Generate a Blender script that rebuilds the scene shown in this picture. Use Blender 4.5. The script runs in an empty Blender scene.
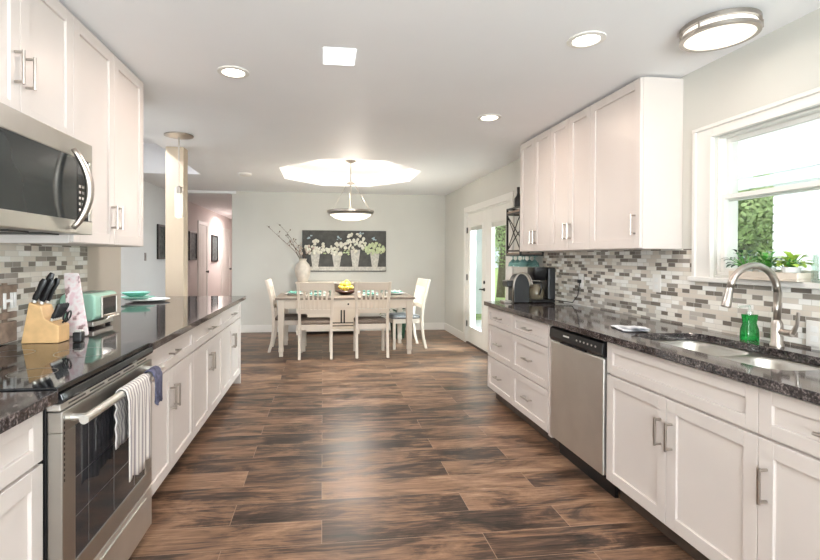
import bpy, bmesh, math, random
from mathutils import Vector, Matrix, noise
random.seed(7)
PI = math.pi
S = bpy.context.scene
COL = S.collection

# ------------------------------------------------------------------ camera
f, cx, cy, yaw, pitch, roll, H = 473.818, 380.739, 260.553, .122, -.007, .004, 1.327
fw = Vector((math.sin(yaw)*math.cos(pitch), math.cos(yaw)*math.cos(pitch), math.sin(pitch)))
rt = Vector((math.cos(yaw), -math.sin(yaw), 0)); up = rt.cross(fw)
r2 = rt*math.cos(roll)+up*math.sin(roll); u2 = -rt*math.sin(roll)+up*math.cos(roll)
cam = bpy.data.objects.new('camera', bpy.data.cameras.new('camera')); COL.objects.link(cam)
cam.matrix_world = Matrix(((r2.x, u2.x, -fw.x, 0), (r2.y, u2.y, -fw.y, 0), (r2.z, u2.z, -fw.z, H), (0, 0, 0, 1)))
cam.data.sensor_width = 36; cam.data.lens = f/820*36
cam.data.shift_x = (410-cx)/820; cam.data.shift_y = -(280-cy)/820
cam.data.clip_start = .05; cam.data.clip_end = 200
S.camera = cam

# ------------------------------------------------------------------ light and exposure
S.view_settings.view_transform = 'Standard'; S.view_settings.look = 'None'
S.view_settings.gamma = 1; S.view_settings.use_curve_mapping = False
S.view_settings.exposure = 1.28
try:
    S.cycles.use_denoising = True
    S.cycles.sample_clamp_indirect = 6
    S.cycles.max_bounces = 10; S.cycles.diffuse_bounces = 6; S.cycles.transparent_max_bounces = 12
    S.cycles.caustics_reflective = False; S.cycles.caustics_refractive = False
except Exception: pass
w = bpy.data.worlds.new('sky'); S.world = w; w.use_nodes = True
bg = w.node_tree.nodes['Background']; bg.inputs[0].default_value = (.80, .90, 1, 1); bg.inputs[1].default_value = .62
sl = bpy.data.lights.new('sun', 'SUN'); sl.energy = 1.7; sl.angle = .02; sl.color = (1, .95, .86)
so = bpy.data.objects.new('sun', sl); COL.objects.link(so)
so.rotation_euler = Vector((.72, .25, -1)).to_track_quat('-Z', 'Y').to_euler()
CAN_W, FLUSH_W, PEND_W = 2.7, .3, 14
# unseen area lights added as fill, behind the camera and outside the french doors
def fill_area(name, loc, aim, sx, sy, e, col):
    l = bpy.data.lights.new(name, 'AREA'); l.shape = 'RECTANGLE'; l.size = sx; l.size_y = sy; l.energy = e; l.color = col
    o = bpy.data.objects.new(name, l); COL.objects.link(o); o.location = loc; o.rotation_euler = Vector(aim).to_track_quat('-Z', 'Y').to_euler()
fill_area('fill_rear', (.4, -2.35, 1.25), (0, 1, 2.1), 3.0, 1.8, 185, (.90, .96, 1))  # added fill, aimed up to brighten the ceiling
fill_area('fill_patio', (3.5, 6.33, 2.45), (-1, 0, -.7), 1.0, 2.6, 340, (.84, .95, 1))  # added fill, kept out of sight under the patio cover
WARM = (1, .77, .64)

# ------------------------------------------------------------------ materials
M = {}
def nm(name):
    m = bpy.data.materials.new(name); m.use_nodes = True; M[name] = m
    return m, m.node_tree.nodes, m.node_tree.links, m.node_tree.nodes['Principled BSDF']
def mat(name, col, rough=.5, metal=0, spec=.5, noise_amt=0, nscale=20, bump=0, **kw):
    m, N, L, P = nm(name)
    P.inputs['Base Color'].default_value = (*col, 1); P.inputs['Roughness'].default_value = rough
    P.inputs['Metallic'].default_value = metal; P.inputs['Specular IOR Level'].default_value = spec
    for k, v in kw.items(): P.inputs[k.replace('_', ' ')].default_value = v
    if noise_amt or bump:
        t = N.new('ShaderNodeTexCoord'); n = N.new('ShaderNodeTexNoise'); n.inputs['Scale'].default_value = nscale
        n.inputs['Detail'].default_value = 4
        L.new(t.outputs['Object'], n.inputs['Vector'])
        if noise_amt:
            r = N.new('ShaderNodeValToRGB'); a = 1-noise_amt
            r.color_ramp.elements[0].position = .3; r.color_ramp.elements[1].position = .7
            r.color_ramp.elements[0].color = (*[c*a for c in col], 1); r.color_ramp.elements[1].color = (*[min(1, c*(1+noise_amt*.5)) for c in col], 1)
            L.new(n.outputs['Fac'], r.inputs[0]); L.new(r.outputs[0], P.inputs['Base Color'])
        if bump:
            b = N.new('ShaderNodeBump'); b.inputs['Strength'].default_value = bump; b.inputs['Distance'].default_value = .004
            L.new(n.outputs['Fac'], b.inputs['Height']); L.new(b.outputs[0], P.inputs['Normal'])
    return m
def emit(name, col, st):
    m, N, L, P = nm(name)
    P.inputs['Base Color'].default_value = (*col, 1); P.inputs['Emission Color'].default_value = (*col, 1); P.inputs['Emission Strength'].default_value = st
    return m
def ramp(N, stops, interp='LINEAR'):
    r = N.new('ShaderNodeValToRGB'); r.color_ramp.interpolation = interp
    e = r.color_ramp.elements
    while len(e) < len(stops): e.new(.5)
    for i, (p, c) in enumerate(stops): e[i].position = p; e[i].color = (*c, 1)
    return r
def math_node(N, L, op, a, b):
    n = N.new('ShaderNodeMath'); n.operation = op
    for i, v in enumerate((a, b)):
        if isinstance(v, (int, float)): n.inputs[i].default_value = v
        else: L.new(v, n.inputs[i])
    return n.outputs[0]

mat('cabinet', (.68, .625, .59), .38, noise_amt=.02, nscale=3)
mat('wall', (.615, .61, .57), .85, noise_amt=.03, nscale=2)
mat('wall_cool', (.76, .78, .80), .85, noise_amt=.03, nscale=2)
mat('wall_tan', (.50, .45, .38), .85, noise_amt=.03, nscale=2)
mat('wall_hall', (.74, .68, .66), .85, noise_amt=.03, nscale=2)
mat('ceiling', (.89, .895, .91), .6, noise_amt=.02, nscale=1.5)
mat('trim', (.76, .745, .71), .4, noise_amt=.02, nscale=3)
mat('post', (.54, .44, .33), .5, noise_amt=.03, nscale=3)
mat('nickel', (.46, .42, .38), .30, 1, noise_amt=.05, nscale=60)
mat('steel', (.72, .70, .66), .42, 1, noise_amt=.06, nscale=6)
mat('steel_satin', (.47, .455, .42), .36, 1, noise_amt=.06, nscale=6)
mat('steel_dark', (.30, .29, .28), .3, 1, noise_amt=.06, nscale=6)
mat('sink_steel', (.58, .56, .52), .32, 1, noise_amt=.04, nscale=10)
mat('black_glass', (.012, .013, .015), .05, noise_amt=.1, nscale=4)
mat('oven_glass', (.03, .03, .034), .08, noise_amt=.3, nscale=6)
mat('micro_glass', (.03, .034, .034), .12, noise_amt=.1, nscale=4)
mat('black', (.007, .007, .008), .3, noise_amt=.1, nscale=20)
mat('black_metal', (.012, .010, .008), .45, .3, noise_amt=.2, nscale=30)
mat('white_plastic', (.80, .78, .74), .35, noise_amt=.02, nscale=10)
mat('white_paint', (.72, .64, .545), .4, noise_amt=.03, nscale=6)
mat('table_top', (.24, .19, .15), .35, noise_amt=.3, nscale=8)
mat('cushion', (.20, .155, .125), .9, noise_amt=.25, nscale=60, bump=.3)
mat('cushion_grey', (.33, .33, .33), .9, noise_amt=.3, nscale=50, bump=.3)
mat('mint', (.36, .62, .50), .25, noise_amt=.06, nscale=6)
mat('mint_dish', (.24, .56, .46), .15, noise_amt=.08, nscale=10)
mat('white_dish', (.85, .85, .83), .15, noise_amt=.02, nscale=10)
mat('lemon', (.88, .68, .12), .45, noise_amt=.15, nscale=12, bump=.2)
mat('bowl_dark', (.06, .025, .015), .3, noise_amt=.3, nscale=20)
mat('vase', (.62, .55, .47), .5, noise_amt=.18, nscale=14)
mat('twig', (.14, .09, .06), .8, noise_amt=.3, nscale=40)
mat('bud', (.62, .50, .42), .7, noise_amt=.2, nscale=30)
mat('canvas', (.085, .085, .08), .8, noise_amt=.3, nscale=12)
mat('paint_bucket', (.55, .53, .48), .7, noise_amt=.25, nscale=30)
mat('paint_white', (.78, .76, .66), .7, noise_amt=.12, nscale=30)
mat('paint_green', (.60, .68, .42), .7, noise_amt=.2, nscale=30)
mat('paint_blue', (.45, .55, .60), .7, noise_amt=.2, nscale=30)
mat('knife_wood', (.72, .46, .22), .45, noise_amt=.15, nscale=18)
mat('pallet_wood', (.30, .22, .17), .7, noise_amt=.35, nscale=25)
mat('leaf', (.10, .36, .06), .45, noise_amt=.5, nscale=30)
mat('leaf_yellow', (.38, .55, .08), .45, noise_amt=.5, nscale=30)
mat('leaf_dark', (.025, .07, .035), .45, noise_amt=.5, nscale=20)
mat('tree_leaf', (.42, .54, .24), .6, noise_amt=.6, nscale=2.5)
mat('bark', (.16, .12, .09), .9, noise_amt=.4, nscale=8)
mat('lawn', (.34, .46, .14), .9, noise_amt=.35, nscale=1.5)
mat('concrete', (.58, .57, .54), .8, noise_amt=.1, nscale=3)
mat('siding', (.78, .80, .82), .6, noise_amt=.04, nscale=2)
mat('towel_dark', (.10, .10, .16), .9, noise_amt=.7, nscale=45, bump=.3)
mat('paper_cloth', (.80, .82, .86), .8, noise_amt=.25, nscale=18, bump=.3)
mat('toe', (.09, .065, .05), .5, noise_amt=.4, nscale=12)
mat('picture_dark', (.10, .12, .12), .6, noise_amt=.8, nscale=14)
mat('soap', (.02, .45, .08), .1, Transmission_Weight=.75, Alpha=1)
mat('bubble_glass', (.93, .92, .82), .15, Transmission_Weight=.4, Emission_Color=(1, .93, .75, 1), Emission_Strength=.14)
mat('teal_glass', (.35, .72, .68), .08, Transmission_Weight=.7)
mat('coffee_glass', (.30, .26, .18), .08, Transmission_Weight=.5)
emit('can_glow', (1, .90, .78), 3)
emit('flush_glow', (1, .95, .87), .28)
emit('bowl_glow', (1, .93, .80), .5)
emit('patch_glow', (.97, 1, .98), .5)  # glow of the light patch on the ceiling

def pane_mat(name, tint, mixv=.07):
    m = bpy.data.materials.new(name); m.use_nodes = True; M[name] = m
    N, L = m.node_tree.nodes, m.node_tree.links; N.remove(N['Principled BSDF'])
    t = N.new('ShaderNodeBsdfTransparent'); t.inputs[0].default_value = (*tint, 1)
    g = N.new('ShaderNodeBsdfGlossy'); g.inputs['Roughness'].default_value = .02
    x = N.new('ShaderNodeMixShader'); x.inputs[0].default_value = mixv
    L.new(t.outputs[0], x.inputs[1]); L.new(g.outputs[0], x.inputs[2]); L.new(x.outputs[0], N['Material Output'].inputs[0])
pane_mat('glass', (.97, .99, .98)); pane_mat('clear_ware', (.90, .95, .93), .18)
# patio cover: milky corrugated sheet the sky shines through
m = bpy.data.materials.new('patio_sheet'); m.use_nodes = True; M['patio_sheet'] = m
N, L = m.node_tree.nodes, m.node_tree.links; N.remove(N['Principled BSDF'])
t = N.new('ShaderNodeBsdfTranslucent'); t.inputs[0].default_value = (.93, .94, .95, 1)
d = N.new('ShaderNodeBsdfDiffuse'); d.inputs[0].default_value = (.9, .9, .9, 1)
x = N.new('ShaderNodeMixShader'); x.inputs[0].default_value = .25
L.new(t.outputs[0], x.inputs[1]); L.new(d.outputs[0], x.inputs[2]); L.new(x.outputs[0], N['Material Output'].inputs[0])

# floor: dark weathered planks running across the room
m, N, L, P = nm('floor')
tc = N.new('ShaderNodeTexCoord')
br = N.new('ShaderNodeTexBrick'); br.offset = .37; br.offset_frequency = 2
br.inputs['Scale'].default_value = 1; br.inputs['Brick Width'].default_value = 1.22; br.inputs['Row Height'].default_value = .20
br.inputs['Mortar Size'].default_value = .0016; br.inputs['Mortar Smooth'].default_value = .2; br.inputs['Bias'].default_value = 0
br.inputs['Color1'].default_value = (0, 0, 0, 1); br.inputs['Color2'].default_value = (1, 1, 1, 1); br.inputs['Mortar'].default_value = (.5, .5, .5, 1)
L.new(tc.outputs['Object'], br.inputs['Vector'])
sep = N.new('ShaderNodeSeparateXYZ'); L.new(tc.outputs['Object'], sep.inputs[0])
comb = N.new('ShaderNodeCombineXYZ')
off = math_node(N, L, 'MULTIPLY', br.outputs['Color'], 37.0)
L.new(math_node(N, L, 'ADD', math_node(N, L, 'MULTIPLY', sep.outputs[0], 1.0), off), comb.inputs[0])
L.new(math_node(N, L, 'MULTIPLY', sep.outputs[1], 3.4), comb.inputs[1]); L.new(off, comb.inputs[2])
n1 = N.new('ShaderNodeTexNoise'); n1.inputs['Scale'].default_value = 2.0; n1.inputs['Detail'].default_value = 9; n1.inputs['Roughness'].default_value = .68; n1.inputs['Distortion'].default_value = .9
L.new(comb.outputs[0], n1.inputs['Vector'])
c2 = N.new('ShaderNodeCombineXYZ')
L.new(math_node(N, L, 'MULTIPLY', sep.outputs[0], 5.0), c2.inputs[0]); L.new(math_node(N, L, 'MULTIPLY', sep.outputs[1], 90.0), c2.inputs[1]); L.new(off, c2.inputs[2])
n2 = N.new('ShaderNodeTexNoise'); n2.inputs['Scale'].default_value = 1; n2.inputs['Detail'].default_value = 5
L.new(c2.outputs[0], n2.inputs['Vector'])
v = math_node(N, L, 'ADD', math_node(N, L, 'MULTIPLY', n1.outputs['Fac'], .72), math_node(N, L, 'MULTIPLY', n2.outputs['Fac'], .30))
v = math_node(N, L, 'ADD', v, math_node(N, L, 'MULTIPLY', math_node(N, L, 'SUBTRACT', br.outputs['Color'], .5), .10))
rp = ramp(N, [(.37, (.020, .013, .010)), (.455, (.066, .039, .027)), (.51, (.150, .085, .052)), (.56, (.215, .122, .074)), (.68, (.36, .225, .14))])
L.new(v, rp.inputs[0])
mx = N.new('ShaderNodeMixRGB'); mx.inputs[2].default_value = (.30, .20, .14, 1)
L.new(br.outputs['Fac'], mx.inputs[0]); L.new(rp.outputs[0], mx.inputs[1]); L.new(mx.outputs[0], P.inputs['Base Color'])
L.new(math_node(N, L, 'ADD', math_node(N, L, 'MULTIPLY', n1.outputs['Fac'], .25), .24), P.inputs['Roughness']); P.inputs['Specular IOR Level'].default_value = .28
b = N.new('ShaderNodeBump'); b.inputs['Strength'].default_value = .25; b.inputs['Distance'].default_value = .003
L.new(v, b.inputs['Height']); L.new(b.outputs[0], P.inputs['Normal'])

# granite
def granite(name, base, spk):
    m, N, L, P = nm(name)
    tc = N.new('ShaderNodeTexCoord')
    n = N.new('ShaderNodeTexNoise'); n.inputs['Scale'].default_value = 130; n.inputs['Detail'].default_value = 3
    k = N.new('ShaderNodeTexNoise'); k.inputs['Scale'].default_value = 22; k.inputs['Detail'].default_value = 5; k.inputs['Distortion'].default_value = 1
    L.new(tc.outputs['Object'], n.inputs['Vector']); L.new(tc.outputs['Object'], k.inputs['Vector'])
    r = ramp(N, [(.40, (.012, .011, .012)), (.52, base), (.60, spk), (.70, (.30, .27, .25))])
    L.new(math_node(N, L, 'ADD', math_node(N, L, 'MULTIPLY', n.outputs['Fac'], .6), math_node(N, L, 'MULTIPLY', k.outputs['Fac'], .4)), r.inputs[0])
    L.new(r.outputs[0], P.inputs['Base Color']); P.inputs['Roughness'].default_value = .07; P.inputs['IOR'].default_value = 1.6
granite('granite', (.055, .045, .045), (.16, .135, .13))

# mosaic backsplash, in the wall's YZ plane
m, N, L, P = nm('mosaic')
tc = N.new('ShaderNodeTexCoord'); sep = N.new('ShaderNodeSeparateXYZ'); L.new(tc.outputs['Object'], sep.inputs[0])
cb = N.new('ShaderNodeCombineXYZ'); L.new(sep.outputs[1], cb.inputs[0]); L.new(sep.outputs[2], cb.inputs[1])
br = N.new('ShaderNodeTexBrick'); br.offset = .43; br.offset_frequency = 2; br.squash = .62; br.squash_frequency = 3
br.inputs['Scale'].default_value = 1; br.inputs['Brick Width'].default_value = .098; br.inputs['Row Height'].default_value = .0265
br.inputs['Mortar Size'].default_value = .0012; br.inputs['Mortar Smooth'].default_value = .1; br.inputs['Bias'].default_value = 0
br.inputs['Color1'].default_value = (0, 0, 0, 1); br.inputs['Color2'].default_value = (1, 1, 1, 1); br.inputs['Mortar'].default_value = (.3, .3, .3, 1)
L.new(cb.outputs[0], br.inputs['Vector'])
rp = ramp(N, [(0, (.19, .165, .14)), (.18, (.68, .62, .54)), (.40, (.30, .27, .235)), (.50, (.80, .77, .70)), (.70, (.50, .46, .41)), (.80, (.88, .87, .83))], 'CONSTANT')
L.new(br.outputs['Color'], rp.inputs[0])
mx = N.new('ShaderNodeMixRGB'); mx.inputs[2].default_value = (.62, .60, .55, 1)
L.new(br.outputs['Fac'], mx.inputs[0]); L.new(rp.outputs[0], mx.inputs[1]); L.new(mx.outputs[0], P.inputs['Base Color'])
P.inputs['Roughness'].default_value = .16
b = N.new('ShaderNodeBump'); b.invert = True; b.inputs['Strength'].default_value = .5; b.inputs['Distance'].default_value = .002
L.new(br.outputs['Fac'], b.inputs['Height']); L.new(b.outputs[0], P.inputs['Normal'])

# striped towel, floral board
m, N, L, P = nm('towel_stripe')
tc = N.new('ShaderNodeTexCoord'); wv = N.new('ShaderNodeTexWave'); wv.bands_direction = 'Y'; wv.inputs['Scale'].default_value = 13
L.new(tc.outputs['Object'], wv.inputs['Vector'])
rp = ramp(N, [(.30, (.66, .62, .58)), (.5, (.40, .32, .30)), (.62, (.68, .64, .60)), (.86, (.26, .23, .24))])
L.new(wv.outputs['Fac'], rp.inputs[0]); L.new(rp.outputs[0], P.inputs['Base Color']); P.inputs['Roughness'].default_value = .9
m, N, L, P = nm('floral')
tc = N.new('ShaderNodeTexCoord'); n = N.new('ShaderNodeTexNoise'); n.inputs['Scale'].default_value = 22; n.inputs['Detail'].default_value = 2
L.new(tc.outputs['Object'], n.inputs['Vector'])
rp = ramp(N, [(.34, (.30, .20, .20)), (.40, (.78, .60, .62)), (.52, (.80, .76, .76)), (.66, (.72, .52, .56))])
L.new(n.outputs['Fac'], rp.inputs[0]); L.new(rp.outputs[0], P.inputs['Base Color']); P.inputs['Roughness'].default_value = .4

# ------------------------------------------------------------------ mesh helpers (world coordinates in, object origin kept at its parent)
def V(*a): return Vector(a)
class MB:
    def __init__(s): s.b = bmesh.new()
    def box(s, x0, x1, y0, y1, z0, z1, rot=None):
        c = V((x0+x1)/2, (y0+y1)/2, (z0+z1)/2)
        r = bmesh.ops.create_cube(s.b, size=1)['verts']
        for v in r:
            p = V(v.co.x*(x1-x0), v.co.y*(y1-y0), v.co.z*(z1-z0))
            if rot: p = rot @ p
            v.co = p+c
        return s
    def loft(s, rings, caps=True, closed=False):
        R = [[s.b.verts.new(p) for p in r] for r in rings]
        n = len(R[0]); k = len(R)
        for i in range(k if closed else k-1):
            a, c = R[i], R[(i+1) % k]
            for j in range(n):
                try: s.b.faces.new((a[j], a[(j+1) % n], c[(j+1) % n], c[j]))
                except ValueError: pass
        if caps and not closed:
            s.b.faces.new(R[0][::-1]); s.b.faces.new(R[-1])
        return s
    def tube(s, pts, r, n=8, caps=True):
        pts = [Vector(p) for p in pts]; k = len(pts)
        rs = r if isinstance(r, (list, tuple)) else [r]*k
        t0 = (pts[1]-pts[0]).normalized(); a = t0.orthogonal().normalized(); rings = []
        for i, p in enumerate(pts):
            t = (pts[min(i+1, k-1)]-pts[max(i-1, 0)]).normalized()
            a = (a-t*a.dot(t)).normalized(); c = t.cross(a)
            rings.append([p+(a*math.cos(2*PI*j/n)+c*math.sin(2*PI*j/n))*rs[i] for j in range(n)])
        return s.loft(rings, caps)
    def lathe(s, prof, c, n=32, axis='Z', caps=True):
        c = Vector(c); rings = []
        for r, h in prof:
            ring = []
            for j in range(n):
                a = 2*PI*j/n; x, y = r*math.cos(a), r*math.sin(a)
                ring.append(c+(V(x, y, h) if axis == 'Z' else V(h, x, y) if axis == 'X' else V(y, h, x)))
            rings.append(ring)
        return s.loft(rings, caps)
    def prism(s, pts, ax, a0, a1):
        def P(p, a): return V(*{'X': (a, p[0], p[1]), 'Y': (p[0], a, p[1]), 'Z': (p[0], p[1], a)}[ax])
        return s.loft([[P(p, a0) for p in pts], [P(p, a1) for p in pts]])
    def plate(s, outer, holes, z0, z1):
        es = []
        for loop in [outer]+holes:
            vs = [s.b.verts.new(V(p[0], p[1], z0)) for p in loop]
            es += [s.b.edges.new((vs[i], vs[(i+1) % len(vs)])) for i in range(len(vs))]
        g = bmesh.ops.triangle_fill(s.b, edges=es, use_beauty=True)
        fs = [x for x in g['geom'] if isinstance(x, bmesh.types.BMFace)]
        e = bmesh.ops.extrude_face_region(s.b, geom=fs)
        for v in e['geom']:
            if isinstance(v, bmesh.types.BMVert): v.co.z = z1
        return s
    def ball(s, c, r, sub=2, sc=(1, 1, 1)):
        for v in bmesh.ops.create_icosphere(s.b, subdivisions=sub, radius=r)['verts']:
            v.co = V(v.co.x*sc[0], v.co.y*sc[1], v.co.z*sc[2])+Vector(c)
        return s
    def build(s, name, m, parent=None, smooth=False, bevel=0, kind=None, seg=2):
        org = parent.matrix_world.translation if parent else V(0, 0, 0)
        if parent is not None and parent.get('_wo'): org = Vector(parent['_wo'])
        if parent is None:
            xs = [v.co for v in s.b.verts]
            org = V((min(v.x for v in xs)+max(v.x for v in xs))/2, (min(v.y for v in xs)+max(v.y for v in xs))/2, min(v.z for v in xs))
            if kind or name in KEEP0: org = V(0, 0, 0)
        for v in s.b.verts: v.co -= org
        bmesh.ops.recalc_face_normals(s.b, faces=s.b.faces)
        me = bpy.data.meshes.new(name); s.b.to_mesh(me); s.b.free()
        me.materials.append(M[m] if isinstance(m, str) else m)
        o = bpy.data.objects.new(name, me); COL.objects.link(o)
        if parent is not None: o.parent = parent
        else: o.location = org
        o['_wo'] = list(org)
        if smooth:
            for p in me.polygons: p.use_smooth = True
            if smooth != 'all':
                md = o.modifiers.new('edge', 'EDGE_SPLIT'); md.split_angle = math.radians(40)
        if bevel:
            b = o.modifiers.new('bevel', 'BEVEL'); b.width = bevel; b.segments = seg; b.limit_method = 'ANGLE'; b.angle_limit = .6
        if kind: o['kind'] = kind
        return o
KEEP0 = set()
def thing(name, label, cat, loc, group=None, rotz=0):
    o = bpy.data.objects.new(name, None); COL.objects.link(o); o.location = loc; o.rotation_euler = (0, 0, rotz)
    o.empty_display_size = .1; o['_wo'] = list(loc); return tag(o, label, cat, group)
def tag(o, label, cat, group=None):
    o['label'] = label; o['category'] = cat
    if group: o['group'] = group
    return o
def local(o): o['_wo'] = [0, 0, 0]; return o      # parts of this thing are modelled in its own frame
def copy_tree(o, parent=None):
    c = o.copy(); COL.objects.link(c); c.parent = parent
    for ch in list(o.children): copy_tree(ch, c)
    return c
def rrect(x0, x1, y0, y1, r, n=5):
    out = []
    for (px, py, a0) in ((x1-r, y1-r, 0), (x0+r, y1-r, 90), (x0+r, y0+r, 180), (x1-r, y0+r, 270)):
        for i in range(n+1):
            a = math.radians(a0+90*i/n); out.append((px+r*math.cos(a), py+r*math.sin(a)))
    return out
def struct(mb, name, m, **k): return mb.build(name, m, kind='structure', **k)
def lamp(parent, kind, loc, energy, color=WARM, size=.1, rot=(0, 0, 0)):
    l = bpy.data.lights.new('lamp_light', kind); l.energy = energy; l.color = color
    if kind == 'AREA': l.shape = 'DISK'; l.size = size
    else: l.shadow_soft_size = size
    o = bpy.data.objects.new('lamp_light', l); COL.objects.link(o); o.parent = parent
    o.location = Vector(loc)-Vector(parent['_wo']); o.rotation_euler = rot
    return o

# ------------------------------------------------------------------ room shell
XR, XL, YB, YF, ZC = 2.238, -1.48, 8.51, -2.6, 2.467
XH, YH = -2.66, 14.6          # hall's left wall, hall's end
WY0, WY1, WZ0, WZ1 = 1.12, 2.475, 1.235, 2.025      # window opening in the right wall
DY0, DY1, DZ = 5.45, 7.21, 2.02                     # french doors opening
mb = MB(); mb.box(XH-.2, XR+.2, YF-.2, YH+.2, -.1, 0); struct(mb, 'floor', 'floor')
# ceiling with an octagonal tray over the dining table
oct_ = [(.37+1.0*math.cos(math.radians(22.5+45*k)), 6.60+1.13*math.sin(math.radians(22.5+45*k))) for k in range(8)]
mb = MB(); mb.plate([(-1.63, YF), (XR+.15, YF), (XR+.15, YB), (XH-.1, YB), (XH-.1, 6.84), (-1.63, 6.84)], [oct_], ZC, ZC+.05)
mb.box(-1.68, -1.63, 3.70, 6.89, ZC, 2.87); mb.box(XH-.1, -1.68, 6.84, 6.89, ZC+.05, 2.87)
mb.loft([[V(x, y, ZC+.05) for x, y in oct_], [V(x, y, ZC+.2) for x, y in oct_]], caps=False)
mb.box(-.9, 1.7, 5.2, 8.0, ZC+.2, ZC+.24)
struct(mb, 'ceiling', 'ceiling')
mb = MB(); mb.box(XH-.1, -1.63, 3.6, 6.89, 2.87, 2.92); struct(mb, 'ceiling', 'ceiling')
mb = MB(); mb.box(XH-.1, -1.50, YB, YH+.1, 2.425, 2.475); struct(mb, 'ceiling', 'ceiling')
mb = MB(); mb.box(XH-.3, XR+.6, YF-.3, YH+.3, 2.98, 3.05); struct(mb, 'ceiling', 'concrete')      # roof deck above
# walls
mb = MB(); x0, x1 = XR, XR+.15
mb.box(x0, x1, YF, WY0, 0, ZC); mb.box(x0, x1, WY0, WY1, 0, WZ0); mb.box(x0, x1, WY0, WY1, WZ1, ZC); mb.box(x0, x1, WY1, DY0, 0, ZC)
mb.box(x0, x1, DY0, DY1, DZ, ZC); mb.box(x0, x1, DY1, YB, 0, ZC); mb.box(x0, x1, YF-.1, YB+.1, ZC, 2.98)
struct(mb, 'wall_right', 'wall')
mb = MB(); mb.box(-1.57, XR+.15, YB, YB+.15, 0, ZC); mb.box(-1.57, XR+.15, YB, YB+.15, ZC, 2.98); struct(mb, 'wall_back', 'wall')
mb = MB(); mb.box(-1.57, -1.45, YB+.15, YH, 0, 2.43); struct(mb, 'wall_hall_right', 'wall_hall')
mb = MB(); mb.box(-1.63, XL, YF, 3.71, 0, 2.98); struct(mb, 'wall_left', 'wall_tan')
mb = MB(); mb.box(XH, -1.63, 3.56, 3.71, 0, 2.98); struct(mb, 'wall_living', 'wall')
mb = MB(); mb.box(XH-.15, XH, 3.5, 9.6, 0, 2.98); struct(mb, 'wall_hall_left', 'wall_cool')
mb = MB(); mb.box(XH-.15, XH, 9.6, YH+.15, 0, 2.98); mb.box(XH, -1.45, YH, YH+.15, 0, 2.98); struct(mb, 'wall_hall_end', 'wall_hall')
mb = MB(); mb.box(-1.63, -1.2, YF-.15, YF, 0, 2.98); mb.box(1.95, XR+.15, YF-.15, YF, 0, 2.98); mb.box(-1.2, 1.95, YF-.15, YF, 2.2, 2.98)
mb.box(-1.2, 1.95, YF-.15, YF, 0, .25)
struct(mb, 'wall_front', 'wall')
mb = MB()
for xx in (-1.17, -.13, .91, 1.92): mb.box(xx-.03, xx+.03, YF-.12, YF-.04, .25, 2.2)
mb.box(-1.2, 1.95, YF-.12, YF-.04, .25, .31); mb.box(-1.2, 1.95, YF-.12, YF-.04, 2.14, 2.2)
o = struct(mb, 'added_rear_window', 'trim', bevel=.004); mb = MB(); mb.box(-1.2, 1.95, YF-.085, YF-.08, .28, 2.17); mb.build('window_pane', 'glass', o)  # unseen window, added behind the camera to let sky light in
# baseboards
mb = MB(); mb.box(-1.57, XR-.014, YB-.014, YB, 0, .13); struct(mb, 'baseboard_back', 'trim', bevel=.004)
mb = MB(); mb.box(XR-.014, XR, 7.32, YB, 0, .13); struct(mb, 'baseboard_right', 'trim', bevel=.004)
mb = MB(); mb.box(XH, XH+.014, 3.71, 10.5, 0, .13); mb.box(XH, XH+.014, 11.42, 12.8, 0, .13); struct(mb, 'baseboard_hall', 'trim', bevel=.004)
# backsplashes
mb = MB(); mb.box(XR-.008, XR, -.6, WY0-.12, .914, 1.386); mb.box(XR-.008, XR, WY0-.12, WY1+.14, .914, 1.19); mb.box(XR-.008, XR, WY1+.14, 4.60, .914, 1.386)
struct(mb, 'backsplash_right', 'mosaic')
mb = MB(); mb.box(XL, XL+.008, -.6, 3.19, .914, 1.44); struct(mb, 'backsplash_left', 'mosaic')
# post at the end of the peninsula
mb = MB(); mb.box(-1.62, -1.44, 5.15, 5.31, 0, ZC-.001); struct(mb, 'trim_1', 'post', bevel=.004)

# window over the sink
def frame_yz(mb, x0, x1, y0, y1, z0, z1, t):
    mb.box(x0, x1, y0, y0+t, z0, z1); mb.box(x0, x1, y1-t, y1, z0, z1); mb.box(x0, x1, y0+t, y1-t, z0, z0+t); mb.box(x0, x1, y0+t, y1-t, z1-t, z1)
mb = MB()
c = .13; ct = .075
mb.box(XR-.018, XR, WY0-c, WY0, WZ0-.02, WZ1+ct); mb.box(XR-.018, XR, WY1, WY1+c, WZ0-.02, WZ1+ct); mb.box(XR-.018, XR, WY0, WY1, WZ1, WZ1+ct)
mb.box(XR-.03, XR-.018, WY0-c-.01, WY1+c+.01, WZ1+ct-.022, WZ1+ct)        # outer back band
mb.box(XR-.03, XR-.018, WY1+c-.02, WY1+c+.005, WZ0-.02, WZ1+ct-.022)
mb.box(XR-.026, XR-.018, WY1, WY1+.02, WZ0-.02, WZ1+.02); mb.box(XR-.026, XR-.018, WY0, WY1, WZ1, WZ1+.02)
w1 = struct(mb, 'window_1', 'trim', bevel=.003)
mb = MB(); frame_yz(mb, XR+.015, XR+.14, WY0, WY1, WZ0, WZ1, .012); mb.build('window_frame', 'trim', w1, bevel=.003)
zm = 1.672
mb = MB(); frame_yz(mb, XR+.062, XR+.088, WY0+.012, WY1-.012, zm-.018, WZ1-.012, .026); u = mb.build('upper_sash', 'trim', w1, bevel=.003)
mb = MB(); mb.box(XR+.072, XR+.076, WY0+.03, WY1-.03, zm, WZ1-.03); mb.build('window_pane', 'glass', u)
mb = MB(); frame_yz(mb, XR+.030, XR+.058, WY0+.012, WY1-.012, WZ0+.012, zm+.018, .026); u = mb.build('lower_sash', 'trim', w1, bevel=.003)
mb = MB(); mb.box(XR+.042, XR+.046, WY0+.03, WY1-.03, WZ0+.03, zm); mb.build('window_pane', 'glass', u)
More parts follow.
